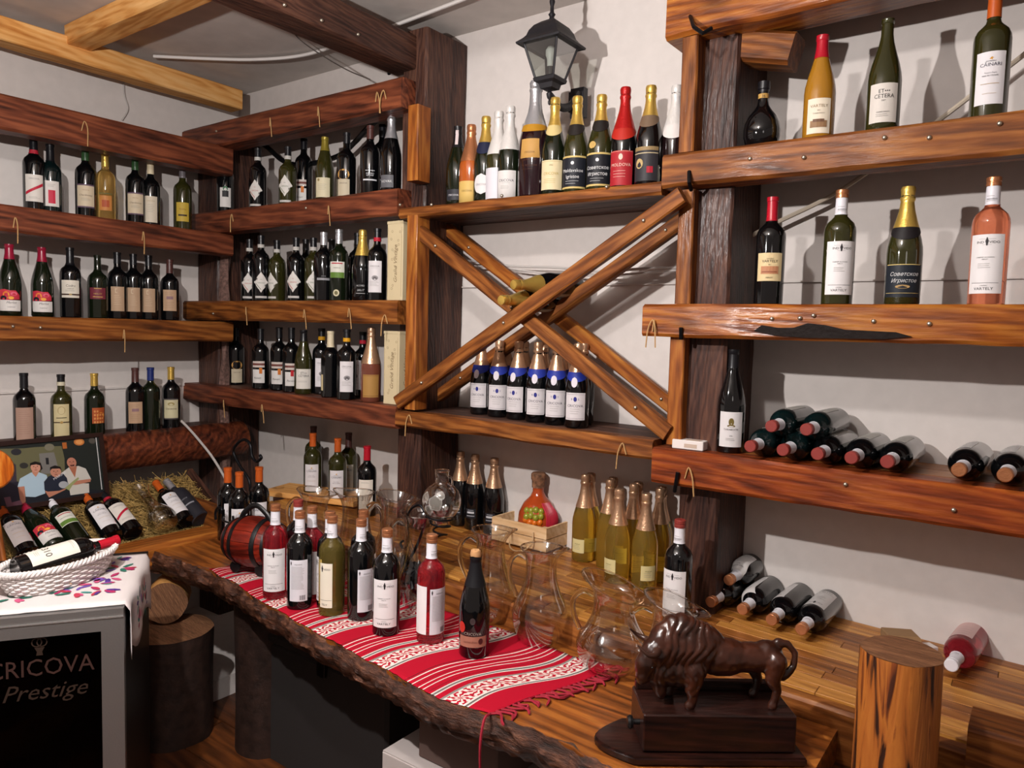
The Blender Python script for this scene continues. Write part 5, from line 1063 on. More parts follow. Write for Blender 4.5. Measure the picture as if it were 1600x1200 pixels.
link('drop_finial', lathe_me([(0, zb-.085), (.005, zb-.08), (.006, zb-.072), (.003, zb-.066), (.010, zb-.055), (.012, zb-.045), (.006, zb-.038), (.012, zb-.032)], 12, 40), ln, mat=M_LAN)
link('lamp_socket', lathe_me([(0, zb+.004), (.013, zb+.004), (.013, zb+.045), (0, zb+.045)], 14, 30), ln, mat=M_BLACK)
link('bulb', lathe_me([(.012, zb+.045), (.0125, zb+.07), (.018, zb+.085), (.018, zb+.1), (.011, zb+.112), (0, zb+.114)], 16, 50), ln, mat=flat('bulb_white', 'c8c8c4', .3))
link('arm', tube_me(spline([(0, 0, zb-.05), (.004, .06, zb-.075), (.006, .12, zb-.06), (.006, .15, zb-.035), (.006, .185, zb-.03)], 6), [.011]*25, 8, flat_y=1.3), ln, mat=M_LAN)
link('wall_plate', join_me([(slab(-.022, .034, .17, .199, zb-.085, zb+.02), Matrix()), (slab(-.014, .026, .145, .172, zb-.07, zb+.0), Matrix())]), ln, mat=M_LAN)

# ------------------------------------------------------------------ left wall: log, trough, straw
me, top = log_me(.088, 2.9, 21, 26, .07, 30)
lg = thing('dark_log', 'long dark peeled log on the left wall carrying a bottle row', 'log', (-3.42, -.6, 1.022), (-pi/2, 0, 0), None, me, W_LOG)
link('cut_face', top, lg, (0, 0, .0006), mat=W_CUT)
# flat ledge behind the log so bottles stand firmly
t = thing('log_ledge', 'narrow dark ledge between the log and the left wall', 'ledge', (-3.64, -.6, 1.099)); link('ledge_board', hewn(2.8, .22, .03, 81, .002, .003, .2), t, (.23, 0, 0), (0, 0, pi/2), mat=W_BOARD)
BY0, BY1 = -.5, 1.93
t = thing('trough_board', 'orange debarked half log edging the straw bed', 'board', (-2.86, BY0, .725)); link('board_timber', hewn(BY1-BY0+.05, .14, .10, 82, .010, .02), t, (0, 0, 0), (0, 0, pi/2), mat=W_STRIP)
bed = thing('straw_tray', 'sloping plank tray beneath the straw on the left wall', 'tray', (-2.98, BY0, .665))
link('tray_board', slab(-.40, 0, 0, BY1-BY0+.02, -.02, 0), bed, (0, 0, 0), (0, radians(30.2), 0), mat=W_BOARD)
link('tray_end', slab(-.42, .02, BY1-BY0+.02, BY1-BY0+.04, -.02, .05), bed, (0, 0, 0), (0, radians(30.2), 0), mat=W_DARK)
def bedpt(s, y, lift=0): # s along slope from lower edge 0..0.4
    return Vector((-2.98-s*cos(radians(30.2))+lift*sin(radians(30.2)), y, .665+s*sin(radians(30.2))+lift*cos(radians(30.2))))
rnd = random.Random(5); vs = []; fs = []
def straw_strand(P0, d, ln_, cv, r, vs, fs):
    side = d.cross(Vector((0, 0, 1))).normalized(); n = 4; upv = side.cross(d).normalized()
    for i in range(n+1):
        t = i/n-.5; p = P0+d*ln_*t+cv*(.25-t*t)*ln_
        for k in range(3): a = 2*pi*k/3; vs.append(p+(side*cos(a)+upv*sin(a))*r)
    b = len(vs)-(n+1)*3
    for i in range(n):
        for k in range(3): a = b+i*3+k; c = b+i*3+(k+1) % 3; fs.append((a, c, c+3, a+3))
nrm = Vector((sin(radians(30.2)), 0, cos(radians(30.2)))); sl = Vector((-cos(radians(30.2)), 0, sin(radians(30.2))))
for _ in range(4600):
    y = rnd.uniform(.75, BY1+.0); s = rnd.uniform(.0, .40); a = rnd.uniform(0, 2*pi)
    d = (sl*cos(a)+Vector((0, 1, 0))*sin(a)+nrm*rnd.gauss(0, .13)).normalized(); ln_ = rnd.uniform(.06, .2)
    if rnd.random() < .01: ln_ = .2
    s = min(max(s, abs(d.dot(sl))*ln_*.45), .40-abs(d.dot(sl))*ln_*.3); y = min(y, BY1+.015-abs(d.y)*ln_*.5)
    straw_strand(bedpt(s, y, rnd.uniform(.006, .034)), d, ln_, (nrm*rnd.uniform(-.1, .2)+Vector((0, 1, 0))*rnd.uniform(-.6, .6)+sl*rnd.uniform(-.5, .5)), rnd.uniform(.0009, .0017), vs, fs)
ms = flat('straw_dry', '9a7e4a', .75, mottle=.6, bscale=45, spec=.2)
me = bpy.data.meshes.new('straw'); me.from_pydata([tuple(v) for v in vs], [], fs)
so = thing('straw', 'dry straw bedding under the leaning bottles on the left', 'straw', (0, 0, 0), None, None, me, ms); so['kind'] = 'stuff'
DD = Vector((-.864, 0, .503))
def bedb(n, x, y, label, turn=0, h=.285, skew=0, lift=0):
    b = px(x, y, -3.0); d = (DD+Vector((0, skew, 0))).normalized(); base = bedpt(.055, b.y, .072+lift)
    ax = d; q = Vector((0, 0, 1)).rotation_difference(ax)
    f_ = q @ Vector((0, -1, 0)); tg = Vector((.35, -.25, 1)); tg = (tg-ax*tg.dot(ax)).normalized(); an = atan2(ax.dot(f_.cross(tg)), f_.dot(tg))
    bottle(n, base, label, 'bottles lying in the straw bed', h, rot=Quaternion(ax, an+radians(turn)) @ q)
bedb('cain_d', 288, 820, 'orange-capped bottle lying in straw beside a dusty grey bottle', 0)
bedb('dkgrey', 312, 810, 'dusty grey bottle with silver cap, rightmost in the straw', -25, skew=-.08)
bedb('l_red', 207, 842, 'bottle with red diagonal ribbon label lying in straw', 0, skew=-.05)
bedb('cain_d', 175, 846, 'orange-capped bottle in straw left of the ribbon-label bottle', 0)
bedb('wh_green', 125, 850, 'white-capped bottle with green banded label in the straw', 0, skew=-.05)
bedb('l_floral', 86, 862, 'floral-labelled burgundy bottle in straw behind the basket', 0, skew=-.08)
bedb('cain_dirty', 42, 872, 'orange-capped bottle with greyish label, leftmost in the straw', 0)
# clear carafe lying in the straw
b = px(258, 826, -3.0); d = DD.copy(); q = Vector((0, 0, 1)).rotation_difference(d)
cf = thing('glass_carafe', 'empty clear glass carafe lying in the straw', 'carafe', bedpt(.05, b.y, .078), q)
me = lathe_me([tuple((v.x, v.z)) for v in spline([(0, 0, .004), (.045, 0, .0), (.06, 0, .03), (.055, 0, .07), (.03, 0, .13), (.02, 0, .18), (.024, 0, .22), (.036, 0, .25)], 4)], 28, 60); setmat(me, M_GLASS); link('vessel', me, cf)
rim = [v.co.copy() for v in me.vertices][-28:]; link('rim', tube_me(rim, .0017, 6, True), cf, mat=GL_SOLID)
# white cable from log to rack and small ceiling cables
def cable(label, pts, r, mat, name='cable', n=8):
    o = Vector(pts[0]); t = thing(name, label, 'cable', o, None, None, tube_me([p-o for p in spline(pts, n)], r, 7), mat); return t
M_CABW = flat('cable_white', 'b8b2ae', .5)
cable('pale grey flat cable hanging down over the log end', [px(283, 657, -3.32), px(300, 675, -3.3), px(325, 705, -3.25), px(340, 727, -3.2), px(352, 748, -3.1)], .006, M_CABW)
cable('white cable drooping along the ceiling', [pz(240, 88, 2.83), pz(330, 92, 2.83), pz(400, 93, 2.825), pz(470, 87, 2.825), pz(535, 68, 2.828), pz(610, 42, 2.83), pz(690, 12, 2.83), pz(760, -15, 2.83)], .007, flat('cable_bright', 'ddd8d4', .5))
cable('thin dark wire from beam to top shelf', [pz(459, 38, 2.76), py(462, 55, 2.0), py(490, 78, 2.05), py(540, 108, 2.1), py(578, 124, 2.13)], .0025, flat('wire_brown', '4a423e', .5))
cable('thin white wire hanging on the left wall above top shelf', [px(194, 112, -3.64), px(194, 145, -3.64), px(200, 170, -3.64), px(191, 188, -3.64)], .0035, M_CABW)
cable('pale diagonal conduit on the wall behind right shelf bottles', [py(x, y, 2.388) for x, y in ((1162, 374), (1215, 347), (1300, 305), (1390, 245), (1480, 178), (1600, 85), (1680, 20))], .007, flat('conduit', 'b8aa98', .6))
cable('wrinkled white cable on the wall behind the crossed braces', [py(x, y, 2.385) for x, y in ((690, 412), (740, 408), (800, 416), (870, 418), (940, 424), (1000, 420), (1060, 418))], .005, M_CABW, n=5)
cable('second thin white cable behind the crossed braces', [py(x, y, 2.388) for x, y in ((690, 420), (760, 416), (860, 428), (950, 430), (1060, 422))], .004, M_CABW, n=5)
hz = cable('thick black hose sagging behind the upper shelf bottles', [py(x, y, 2.34) for x, y in ((395, 222), (415, 228), (440, 250), (462, 257), (490, 255), (530, 243), (555, 222), (575, 200), (600, 180))], .012, M_BLACK, 'hose')
t = thing('hanging_strap', 'short black strap between ceiling beam and top shelf', 'strap', py(604, 90, 2.2)); a = py(604, 88, 2.2); b = py(608, 114, 2.2)
link('strap_band', tube_me([(0, 0, 0), b-a], .007, 6), t, mat=M_BLACK)

# ------------------------------------------------------------------ framed photograph
def plane_uv(x, y, P0, n): d = ray(x, y); return EYE+d*((P0-EYE).dot(n)/d.dot(n))
tilt = radians(12); fo = Vector((-3.20, px(172, 772, -3.2).y, px(172, 774, -3.2).z)); FW = fo.y-px(-6, 800, -3.2).y; FH = .27
fr_ = thing('framed_photograph', 'dark-framed photograph of three men leaning against the log', 'picture', fo, (0, -tilt, 0))
M_FR = flat('frame_dark', '24120e', .35)
for a in ((-FW, 0, 0, .018), (-FW, 0, FH-.018, FH), (-FW, -FW+.018, .018, FH-.018), (-.018, 0, .018, FH-.018)):
    link('frame_bar', slab(-.018, 0, a[0], a[1], a[2], a[3]), fr_, mat=M_FR)
link('backing', slab(-.014, -.008, -FW+.01, -.01, .01, FH-.01), fr_, mat=flat('photo_bg', '1c2220', .35))
gx = -.0075; iw, ih = FW-.036, FH-.036
def ph(pts, col, k, rough=.35):   # photo pixels (1440x1200 zoom of the print) -> frame plane
    # print spans zoom x 40..1300, y 190(left)/120(right) .. 1110/960
    out = []
    for X, Y in pts:
        u_ = (X-40)/1260; yt = 200-85*u_; yb = 1110-150*u_; v_ = (Y-yt)/(yb-yt)
        u_ = min(1, max(0, u_)); v_ = min(1, max(0, v_))
        out.append((gx+k*.00025, -FW+.018+u_*iw, FH-.018-v_*ih))
    me = bpy.data.meshes.new('print'); me.from_pydata(out, [], [tuple(range(len(out)))]); link('print', me, fr_, mat=flat('photo_'+col, col, rough))
def ell(cx, cy, rx, ry, n=14): return [(cx+rx*cos(2*pi*i/n), cy+ry*sin(2*pi*i/n)) for i in range(n)]
ph([(60, 230), (380, 240), (500, 230), (820, 230), (840, 420), (820, 700), (700, 760), (300, 740), (90, 700)], '5c5a40', 1)
ph([(540, 330), (720, 320), (760, 640), (540, 640)], '6c6a66', 2); ph([(610, 400), (645, 400), (645, 500), (610, 500)], '1a1c20', 3)
ph(ell(280, 290, 60, 50), '24242a', 2); ph(ell(350, 500, 50, 45), '2a2a28', 2); ph([(130, 360), (260, 480), (250, 740), (120, 740)], '322a34', 2)
ph(ell(670, 240, 60, 55), '6e6a5a', 4); ph(ell(1045, 180, 68, 55), 'b06a34', 2); ph(ell(1045, 180, 45, 36), 'c88a50', 3); ph([(830, 180), (885, 178), (885, 270), (832, 275)], 'a05a28', 3); ph(ell(1215, 170, 45, 45), '4a4640', 2)
ph([(20, 760), (290, 740), (290, 1050), (40, 1080)], '1e1c2a', 2); ph([(90, 960), (160, 950), (170, 1040), (280, 1010), (285, 1085), (110, 1100)], '6e4a5a', 3)
ph([(330, 980), (560, 940), (1040, 900), (1300, 940), (1300, 980), (700, 1080), (340, 1100)], '161a22', 3)
# man in light blue shirt
ph([(255, 810), (330, 800), (325, 1040), (290, 1090), (265, 1000)], 'a8705a', 5); ph([(250, 815), (290, 690), (420, 610), (510, 610), (600, 660), (605, 700), (560, 760), (560, 935), (440, 980), (330, 965), (330, 810)], '9eb4c2', 6)
ph([(430, 590), (520, 590), (495, 640), (470, 680), (440, 630)], 'b07a62', 7); ph(ell(480, 535, 58, 75), 'b88470', 8); ph([(415, 520), (420, 470), (480, 445), (545, 470), (560, 560), (535, 590), (535, 510), (490, 490), (430, 500)], '14100f', 9)
# man in dark t-shirt
ph([(560, 900), (600, 1000), (800, 900), (840, 860), (720, 880)], 'a8705a', 5); ph([(555, 880), (560, 770), (610, 690), (680, 650), (800, 650), (840, 720), (850, 860), (730, 905), (590, 910)], '1c2230', 7)
ph(ell(712, 620, 66, 80), 'b07a64', 9); ph([(645, 600), (650, 545), (710, 520), (775, 545), (785, 600), (760, 570), (670, 570)], '14100f', 10); ph(ell(790, 820, 60, 55), '9a9ca0', 8)
# man in white shirt
ph([(780, 640), (880, 560), (1000, 545), (1090, 590), (1145, 760), (1080, 775), (960, 770), (930, 800), (1110, 820), (1100, 960), (860, 985), (850, 800)], 'b8b4ac', 6)
ph([(880, 560), (980, 550), (940, 720)], '9c6048', 8); ph(ell(920, 490, 60, 78), 'a8705c', 9); ph([(895, 525), (950, 520), (945, 545), (900, 545)], '2a1c18', 10); ph([(940, 770), (1140, 750), (1130, 795), (950, 830), (900, 830)], 'a8705a', 9)
ph([(800, 870), (900, 780), (980, 715), (990, 740), (900, 830), (850, 910)], '8a9060', 11)
for fx, fy_, k_ in ((480, 535, 10), (712, 620, 11), (920, 490, 10)):
    for sx_ in (-22, 22): ph(ell(fx+sx_, fy_-12, 9, 6, 8), '2c1c18', k_)
    ph([(fx-5, fy_-8), (fx+5, fy_-8), (fx+9, fy_+20), (fx-9, fy_+20)], '9c6450', k_); ph(ell(fx, fy_+40, 20, 5, 8), '7a3c34', k_+1)
ml = link('lettering', join_me([(text_me('MARINE', .013, 1.2), R_(pi/2, 'Z')@R_(-.45, 'Y'))]), fr_, (gx+.0032, -FW+.018+(760-40)/1260*iw, FH-.018-.62*ih), mat=paper('c8c8cc'))
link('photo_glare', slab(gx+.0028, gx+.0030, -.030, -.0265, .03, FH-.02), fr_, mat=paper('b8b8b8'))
# orange lacquered wooden disc at picture edge
dp = px(-16, 733, -2.95); t = thing('wooden_disc', 'round orange lacquered wooden disc at the left picture edge', 'disc', dp, (0, radians(70), 0))
link('disc_plate', lathe_me([(0, -.01), (.07, -.01), (.075, 0), (.07, .006), (.03, .01), (0, .012)], 28, 40), t, mat=wood('wood_disc', '8a3c0c', 'b45a14', 'd08a34', .25, 2, .1, .1, .6))
link('peg', tube_me([(0, 0, -.01), (.32, 0, -.01)], .012, 8), t, (0, 0, -.005), mat=W_STRIP)

# ------------------------------------------------------------------ wine cooler
FA = radians(-34.5); FT = .845
FR0 = Vector((pz(196, 940, FT).x, pz(196, 940, FT).y, 0))
fr = thing('wine_cooler', 'dark wine cooler with brushed silver door frame and lettered glass', 'cooler', FR0, (0, 0, FA))
M_SIL = flat('brushed_silver', '9a9896', .35, .8, bump=.1, bscale=200); M_CAB = flat('cooler_black', '0e0d0e', .4)
for sl_ in ((-.50, 0, -.62, -.60, .03, FT-.004), (-.50, 0, -.02, 0, .03, FT-.004), (-.50, -.48, -.6, -.02, .03, FT-.004), (-.48, 0, -.6, -.02, .03, .07), (-.48, 0, -.6, -.02, FT-.05, FT-.004)):
    link('cabinet_wall', slab(*sl_), fr, mat=M_CAB)
fwid = .055
for sl_ in ((.004, .034, -.62, 0, FT-.065, FT-.006), (.004, .034, -.62, 0, .04, .10), (.004, .034, -fwid, 0, .10, FT-.065), (.004, .034, -.62, -.62+fwid, .10, FT-.065)):
    link('door_frame', slab(*sl_), fr, mat=M_SIL)
link('frame_groove', slab(.0345, .0365, -.62, 0, FT-.03, FT-.026), fr, mat=flat('silver_bright', 'd0cecc', .25, .8))
link('seal', slab(.0, .004, -.62, 0, .04, FT-.006), fr, mat=M_BLACK) if 0 else None
mg = thin_glass('smoked_glass', '8a7a70'); mg.node_tree.nodes['Map Range'].inputs[3].default_value = .02; mg.node_tree.nodes['Map Range'].inputs[4].default_value = .35; link('door_glass', slab(.016, .021, -.62+fwid, -fwid, .10, FT-.065), fr, mat=mg)
n_ = Vector((cos(FA), sin(FA), 0)); FP = FR0+n_*.021; ax_ = Vector((-sin(FA), cos(FA), 0))
def fl(x, y): p = plane_uv(x, y, FP, n_)-FR0; return p.dot(ax_), p.z
a1, z1 = fl(147, 1045); a0, z0 = fl(5, 1062); tm = flat('decal_copper', '38201a', .6)
lw_ = (a1-a0); me = text_me('CRICOVA', .066, 1.0); wid = max(v.co.x for v in me.vertices)-min(v.co.x for v in me.vertices)
sc_ = lw_*7.05/6/wid; me2 = join_me([(me, R_(pi/2, 'Z')@Matrix.Scale(sc_, 4, (1, 0, 0)))])
link('lettering', me2, fr, (.0225, a1-lw_*7.05/6/2, (z0+z1)/2), mat=tm)
ap, zp = fl(75, 1090); me3 = join_me([(text_me('Prestige', .062, 1.0, .35), R_(pi/2, 'Z'))]); link('lettering', me3, fr, (.0225, ap-.008, zp), mat=flat('decal_gold', '2c1c12', .6))
ae, zeb = fl(62, 1018)
link('emblem', join_me([(lathe_me([(.010, 0), (.013, 0), (.013, .0005), (.010, .0005)], 16), T_((0, -.006, .026))@R_(pi/2, 'Y')), (lathe_me([(.010, 0), (.013, 0), (.013, .0005), (.010, .0005)], 16), T_((0, .006, .026))@R_(pi/2, 'Y')), (mesh('cup', [(0, -.012, .012), (0, .012, .012), (0, .006, 0), (0, .008, -.01), (0, -.008, -.01), (0, -.006, 0)], [(0, 1, 2, 3, 4, 5)]), Matrix())]), fr, (.0225, ae, zeb), mat=flat('decal_gold', '2c1c12', .6))
# bottles lying inside, necks to the door
small = lathe_me([(0, -.2), (.036, -.2), (.037, -.19), (.037, -.09), (.03, -.07), (.015, -.05), (.0145, -.004), (.016, -.003), (.016, 0), (0, 0)], 14, 50)
setmat(small, flat('glass_cooler', '0a0a0c', .08, coat=.6))
capm = lathe_me([(.0165, -.05), (.017, .001), (0, .002)], 12, 40); setmat(capm, flat('cap_cooler', '3a2a24', .3, .5))
n_b = 0
for r_ in range(6):
    zz = .14+r_*.112
    link('wire_shelf', slab(-.42, -.02, -.59, -.03, zz-.045, zz-.041), fr, mat=M_CAB)
    for c_ in range(6):
        P0 = FR0+n_*(-.075)+ax_*(-.085-c_*.086); rt_ = Vector((0, 0, 1)).rotation_difference(n_)
        t = thing('wine_bottle', 'dark bottle inside wine cooler, '+ORD[5-r_]+' shelf from top, '+ORD[c_]+' from right', 'bottle', (P0.x, P0.y, zz), rt_, 'bottles lying inside the wine cooler', small)
        link('capsule', capm, t); n_b += 1

# ------------------------------------------------------------------ embroidered runner on the cooler
vs = []; fs = []; NU, NV = 30, 34
ULEN = .50
def rpt(i, j):  # i across depth (front to back), j from left to overhang on right side
    x = .012-.46*i/NU; s = j/NV*(.62+.16)-.62
    if s <= .004: y = s; z = FT+.002+.0015*noise.noise(Vector((x*20, s*20, 0)))
    else: y = .006+.008*sin(x*30)*min(1, (s-.004)/.06)+.006; z = FT+.001-(s-.004)*(1+.25*noise.noise(Vector((x*14, 3, 0))))
    y += 0
    if i == 0: z -= .006
    return (x-.02*max(0, s)*1, y, z)
for i in range(NU+1):
    for j in range(NV+1): vs.append(rpt(i, j))
for i in range(NU):
    for j in range(NV): a = i*(NV+1)+j; fs.append((a, a+1, a+NV+2, a+NV+1))
me = bpy.data.meshes.new('runner'); me.from_pydata(vs, [], fs); me.polygons.foreach_set('use_smooth', [True]*len(me.polygons))
M_RUN = flat('linen_white', 'cfc6c4', .85, bump=.15, bscale=300)
rn = thing('embroidered_cloth', 'white cloth with embroidered flowers hanging over the wine cooler corner', 'cloth', FR0, (0, 0, FA), None, me, M_RUN)
md = rn.modifiers.new('s', 'SOLIDIFY'); md.thickness = .0014; md.offset = 1
rd = random.Random(8)
FC = ['a8285a', 'c05078', '3e8a84', '4a2a7a', '5a9a8c', 'b03048', '6a4aa0', '2e6a5a']
def flower(cx, cy, side, s, seed):
    r2 = random.Random(seed)
    for k in range(7):
        a = r2.uniform(0, 6.28); l = s*r2.uniform(.7, 1.3); wv = l*.38; c = FC[r2.randrange(len(FC))]; off = s*.9
        pts = []
        for i in range(8):
            b = 2*pi*i/8; u_ = off*cos(a)*r2.uniform(.8, 1)+l*.5*cos(b)*cos(a)-wv*.5*sin(b)*sin(a); v_ = off*sin(a)+l*.5*cos(b)*sin(a)+wv*.5*sin(b)*cos(a)
            pts.append((cx+u_, cy+v_, FT+.0052+.0001*k) if not side else (cx+u_, .0235+.0001*k, cy+v_))
        me = bpy.data.meshes.new('petal'); me.from_pydata(pts, [], [tuple(range(8))]); link('embroidery', me, rn, mat=flat('thread_'+c, c, .7))
for i, (x, y) in enumerate(((150, 915), (170, 905), (96, 925), (188, 890), (180, 878), (160, 924), (118, 928), (20, 938))):
    q = pz(x, y, FT)-FR0; flower(q.dot(n_), q.dot(ax_), False, .034 if i != 2 else .024, i)
for i, (u_, v_) in enumerate(((-.08, FT-.03), (-.14, FT-.06), (-.10, FT-.09), (-.19, FT-.04), (-.22, FT-.09))): flower(u_, v_, True, .032, 20+i)

# ------------------------------------------------------------------ wicker basket with lying bottle
bcx = pz(93, 892, FT+.035); bk = thing('wicker_basket', 'oval white wicker basket on the embroidered cloth', 'basket', (bcx.x, bcx.y, FT+.006), (0, 0, radians(108)))
M_WICK = flat('wicker_white', 'd6cfcc', .55, bump=.2, bscale=90)
EA, EB = .178, .098; HB = .068
def bp(a, t, off=0): s = .78+.22*t**.7; return Vector(((EA*s+off)*cos(a), (EB*s+off)*sin(a), HB*t))
for k in range(40):
    a = 2*pi*k/40; link('stake', tube_me([bp(a, t, 0) for t in (0, .35, .7, 1)], .0024, 5), bk, mat=M_WICK)
for rr_ in range(9):
    t = (rr_+.5)/9.3; n = 120
    link('weaver', tube_me([bp(2*pi*i/n, t, .0030*(1 if (rr_ % 2) else -1)*cos(20*2*pi*i/n)) for i in range(n)], .0038, 5, True, flat_y=1.0), bk, mat=M_WICK)
for ph_ in range(3):
    n = 160; link('rim_braid', tube_me([bp(2*pi*i/n, 1.02, .006*cos(26*2*pi*i/n+ph_*2.1))+Vector((0, 0, .006*sin(26*2*pi*i/n+ph_*2.1))) for i in range(n)], .0045, 6, True), bk, mat=M_WICK)
vs = [(EA*.79*cos(2*pi*i/40), EB*.79*sin(2*pi*i/40), z) for z in (0, .004) for i in range(40)]
link('basket_floor', mesh('fl', vs, [tuple(range(40)), tuple(range(40, 80))]+[(i, (i+1) % 40, (i+1) % 40+40, i+40) for i in range(40)]), bk, mat=M_WICK)
vs = []; fs = []; rnd = random.Random(6)
for _ in range(650):
    a = rnd.uniform(0, 6.28); s = sqrt(rnd.random())*.78; zz = rnd.uniform(.015, .052)
    d = Vector((cos(rnd.uniform(0, 6.28)), sin(rnd.uniform(0, 6.28)), rnd.gauss(0, .25))).normalized()
    straw_strand(Vector((EA*.9*s*cos(a), EB*.9*s*sin(a), zz)), d, rnd.uniform(.03, .06), Vector((rnd.uniform(-1, 1), rnd.uniform(-1, 1), rnd.uniform(0, .5))), .0011, vs, fs)
me = bpy.data.meshes.new('filler'); me.from_pydata([tuple(v) for v in vs], [], fs)
link('wood_wool', me, bk, mat=flat('wood_wool', 'c89a68', .7), kind='stuff')
p1, p2 = pz(24, 893, FT+.062), pz(163, 850, FT+.085); d = (p2-p1).normalized()
q = Vector((0, 0, 1)).rotation_difference(d); f_ = q @ Vector((0, -1, 0)); tg = Vector((.55, -.2, 1)); tg = (tg-d*tg.dot(d)).normalized(); an = atan2(d.dot(f_.cross(tg)), f_.dot(tg))
bottle('n310', p1, 'dark 310-label bottle with red capsule lying in the white basket', None, .29, rot=Quaternion(d, an) @ q)

# ------------------------------------------------------------------ carved bison on plinth
bo = pz(1128, 1180, TZ); BR = radians(33)
W_BIS = flat('bison_carved_wood', '34170c', .3, coat=.5, mottle=.55, bscale=18, bump=.3)
W_PL = wood('wood_plinth', '100706', '220f0b', '351710', .25, 1.5, .1, .3, .6)
BL = pz(1004, 1176, TZ+.022); BRt = pz(1243, 1178, TZ+.022); PLn = (BRt-BL).length; pd = (BRt-BL).normalized(); BR = atan2(pd.y, pd.x)
pl = thing('carved_bison', 'dark carved wooden bison statue standing on a box plinth', 'statue', (BL.x, BL.y, TZ+.001), (0, 0, BR))
PW, PH = .135, .105
link('plinth_box', box_me(PLn, PW, PH-.022, .003, (PLn/2, PW/2, 0)), pl, (0, 0, .022), mat=W_PL)
bm = bmesh.new(); pts = [(PLn+.02, -.018), (PLn+.02, PW+.015)]+[(-.02+.0-.075*sin(pi*i/12), PW+.015-(PW+.033)*i/12) for i in range(13)]
vb = [bm.verts.new((x, y, 0)) for x, y in pts]; f = bm.faces.new(vb); r_ = bmesh.ops.extrude_face_region(bm, geom=[f]); bmesh.ops.translate(bm, vec=(0, 0, .020), verts=[v for v in r_['geom'] if isinstance(v, bmesh.types.BMVert)])
bmesh.ops.bevel(bm, geom=[e for e in bm.edges], offset=.005, segments=2, affect='EDGES'); link('plinth_base', bmdone(bm, 'pb', 40), pl, mat=W_PL)
link('plinth_knob', lathe_me([(0, -.0), (.006, 0), (.006, .014), (.013, .016), (.015, .022), (.011, .027), (0, .028)], 16, 40), pl, (0, PW*.3, .068), (0, -pi/2, 0), mat=M_BLACK)
link('end_block', box_me(.03, PW, .05, .004, (0, PW/2, 0)), pl, (.0, 0, PH-.001), mat=W_PL) if 0 else link('rear_ledge', box_me(PLn-.01, .02, .022, .003, (PLn/2, PW-.012, 0)), pl, (0, 0, PH-.001), mat=W_PL)
# body from merged ellipsoids -> voxel remesh; x: head at 0 side (left), tail right
def ellipsoids(lst, vox, seed=0, amp=.0):
    bm = bmesh.new()
    for c, r, *rt in lst:
        M = T_(c)@(Matrix.Rotation(rt[0], 4, 'Y') if rt else Matrix())@(Matrix.Rotation(rt[1], 4, 'Z') if len(rt) > 1 else Matrix())@Matrix.Diagonal((*r, 1))
        bmesh.ops.create_uvsphere(bm, u_segments=20, v_segments=14, radius=1, matrix=M)
    me = bmdone(bm, 'e'); o = bpy.data.objects.new('tmp', me); COL.objects.link(o)
    m = o.modifiers.new('r', 'REMESH'); m.mode = 'VOXEL'; m.voxel_size = vox
    s = o.modifiers.new('s', 'SMOOTH'); s.iterations = 5; s.factor = .6
    dg = bpy.context.evaluated_depsgraph_get(); out = bpy.data.meshes.new_from_object(o.evaluated_get(dg)); bpy.data.objects.remove(o)
    return out
k = PLn/.36
def limb(pts): # chain of ellipsoids
    out = []
    for (a, ra), (b, rb) in zip(pts, pts[1:]):
        a = Vector(a); b = Vector(b); n = max(3, int((b-a).length/.006))
        for i in range(n): t = i/n; r = ra+(rb-ra)*t; out.append((a.lerp(b, t), (r, r*.9, r)))
    return out
bd = [((.275, .065, .112), (.085, .036, .036)), ((.318, .065, .114), (.042, .034, .040)), ((.21, .065, .112), (.075, .040, .046)), ((.13, .065, .13), (.080, .048, .064), .25), ((.105, .065, .172), (.055, .036, .044), .15), ((.155, .065, .158), (.07, .032, .038), .45), ((.075, .063, .135), (.052, .042, .062)),
      ((.10, .06, .085), (.055, .04, .045)), ((.045, .055, .125), (.038, .034, .040), .5), ((.020, .048, .100), (.026, .026, .038), .25), ((.012, .044, .072), (.017, .019, .022)), ((.055, .055, .08), (.034, .03, .045)), ((.055, .052, .045), (.018, .018, .036), -.2)]
bd += limb([((.335, .04, .11), .026), ((.325, .035, .07), .018), ((.338, .034, .045), .0115), ((.33, .033, .012), .0105), ((.325, .033, .004), .013)])
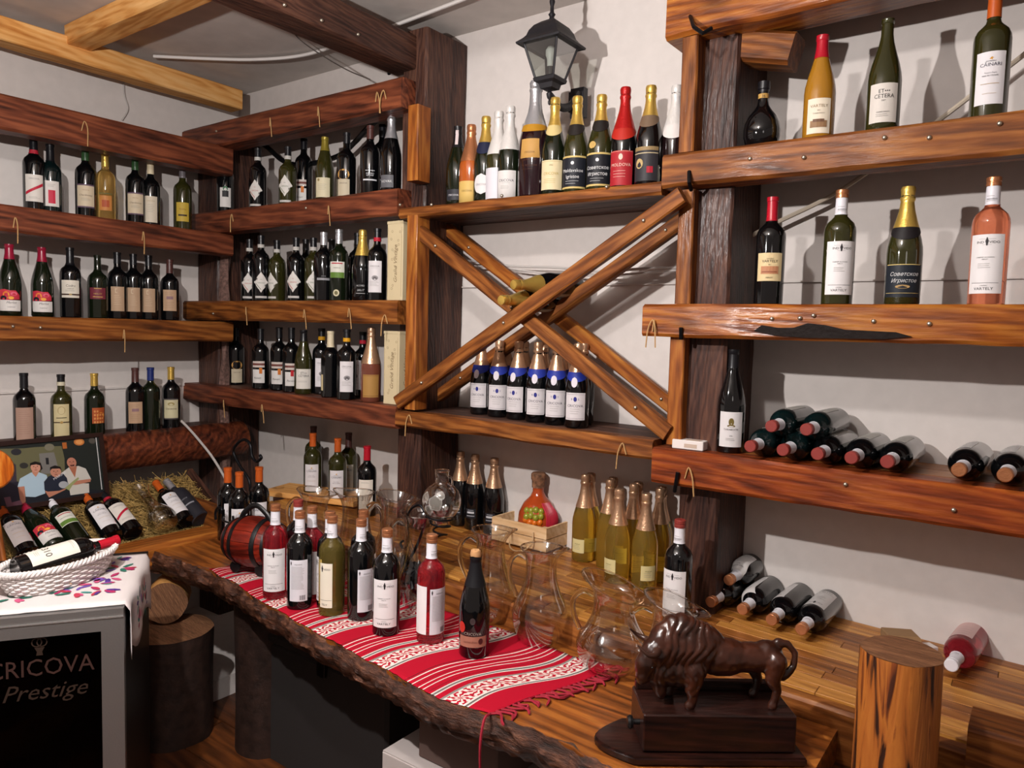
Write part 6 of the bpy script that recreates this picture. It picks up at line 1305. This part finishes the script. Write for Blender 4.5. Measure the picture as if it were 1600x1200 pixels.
bd += limb([((.325, .09, .11), .026), ((.30, .095, .07), .018), ((.312, .096, .045), .0115), ((.305, .097, .012), .0105), ((.298, .097, .004), .013)])
bd += limb([((.135, .038, .09), .03), ((.13, .032, .05), .019), ((.132, .030, .025), .012), ((.13, .03, .010), .0115), ((.123, .03, .004), .014)])
bd += limb([((.115, .095, .09), .03), ((.10, .098, .055), .019), ((.095, .1, .03), .012), ((.093, .1, .010), .0115), ((.087, .1, .004), .014)])
bd += limb([((.345, .064, .148), .012), ((.368, .06, .148), .0085), ((.386, .056, .125), .0085), ((.380, .05, .095), .009), ((.362, .046, .078), .011), ((.350, .044, .064), .006)])
me = ellipsoids(bd, .0036)
# carve mane grooves
for v in me.vertices:
    c = v.co
    if .028 < c.x < .2 and c.z > .03:
        w_ = min(1, (.2-c.x)/.04)*min(1, (c.x-.028)/.02)*min(1, (c.z-.03)/.03)
        ph_ = (c.x*.95-(c.z-.1)*.25)*330+noise.noise(Vector((c.x*16, c.y*16, c.z*22)))*7
        g = abs(sin(ph_*.5)); v.co += v.normal*(g-.5)*.0042*w_
    v.co += v.normal*.0012*noise.noise(c*90)
for v in me.vertices: v.co = Vector((v.co.x*k*.985-.008, v.co.y*k*.95+.004, v.co.z*k*1.0+.0))
shade(me, 60); o = link('bison_body', me, pl, (0.0, 0, PH), mat=W_BIS)
hn = W_PL
for s in (-1, 1):
    b_ = Vector((.040, .054+s*.026, .140)); pts = [b_, b_+Vector((-.010, s*.022, .0)), b_+Vector((-.030, s*.032, .006)), b_+Vector((-.052, s*.024, .024))]
    pts = [Vector((p.x*k-.008, p.y*k*.95, p.z*k)) for p in pts]
    link('horn', tube_me(spline(pts, 4), [.010-.008*i/12 for i in range(13)], 8), pl, (0, 0, PH), mat=flat('horn_dark', '3a241c', .3))
    e_ = Vector((.03*k-.008, (.05+s*.020)*k*.95, .10*k)); link('eye', lathe_me([(0, -.003), (.003, -.001), (.003, .001), (0, .003)], 8, 60), pl, e_+Vector((0, 0, PH)), mat=M_BLACK)
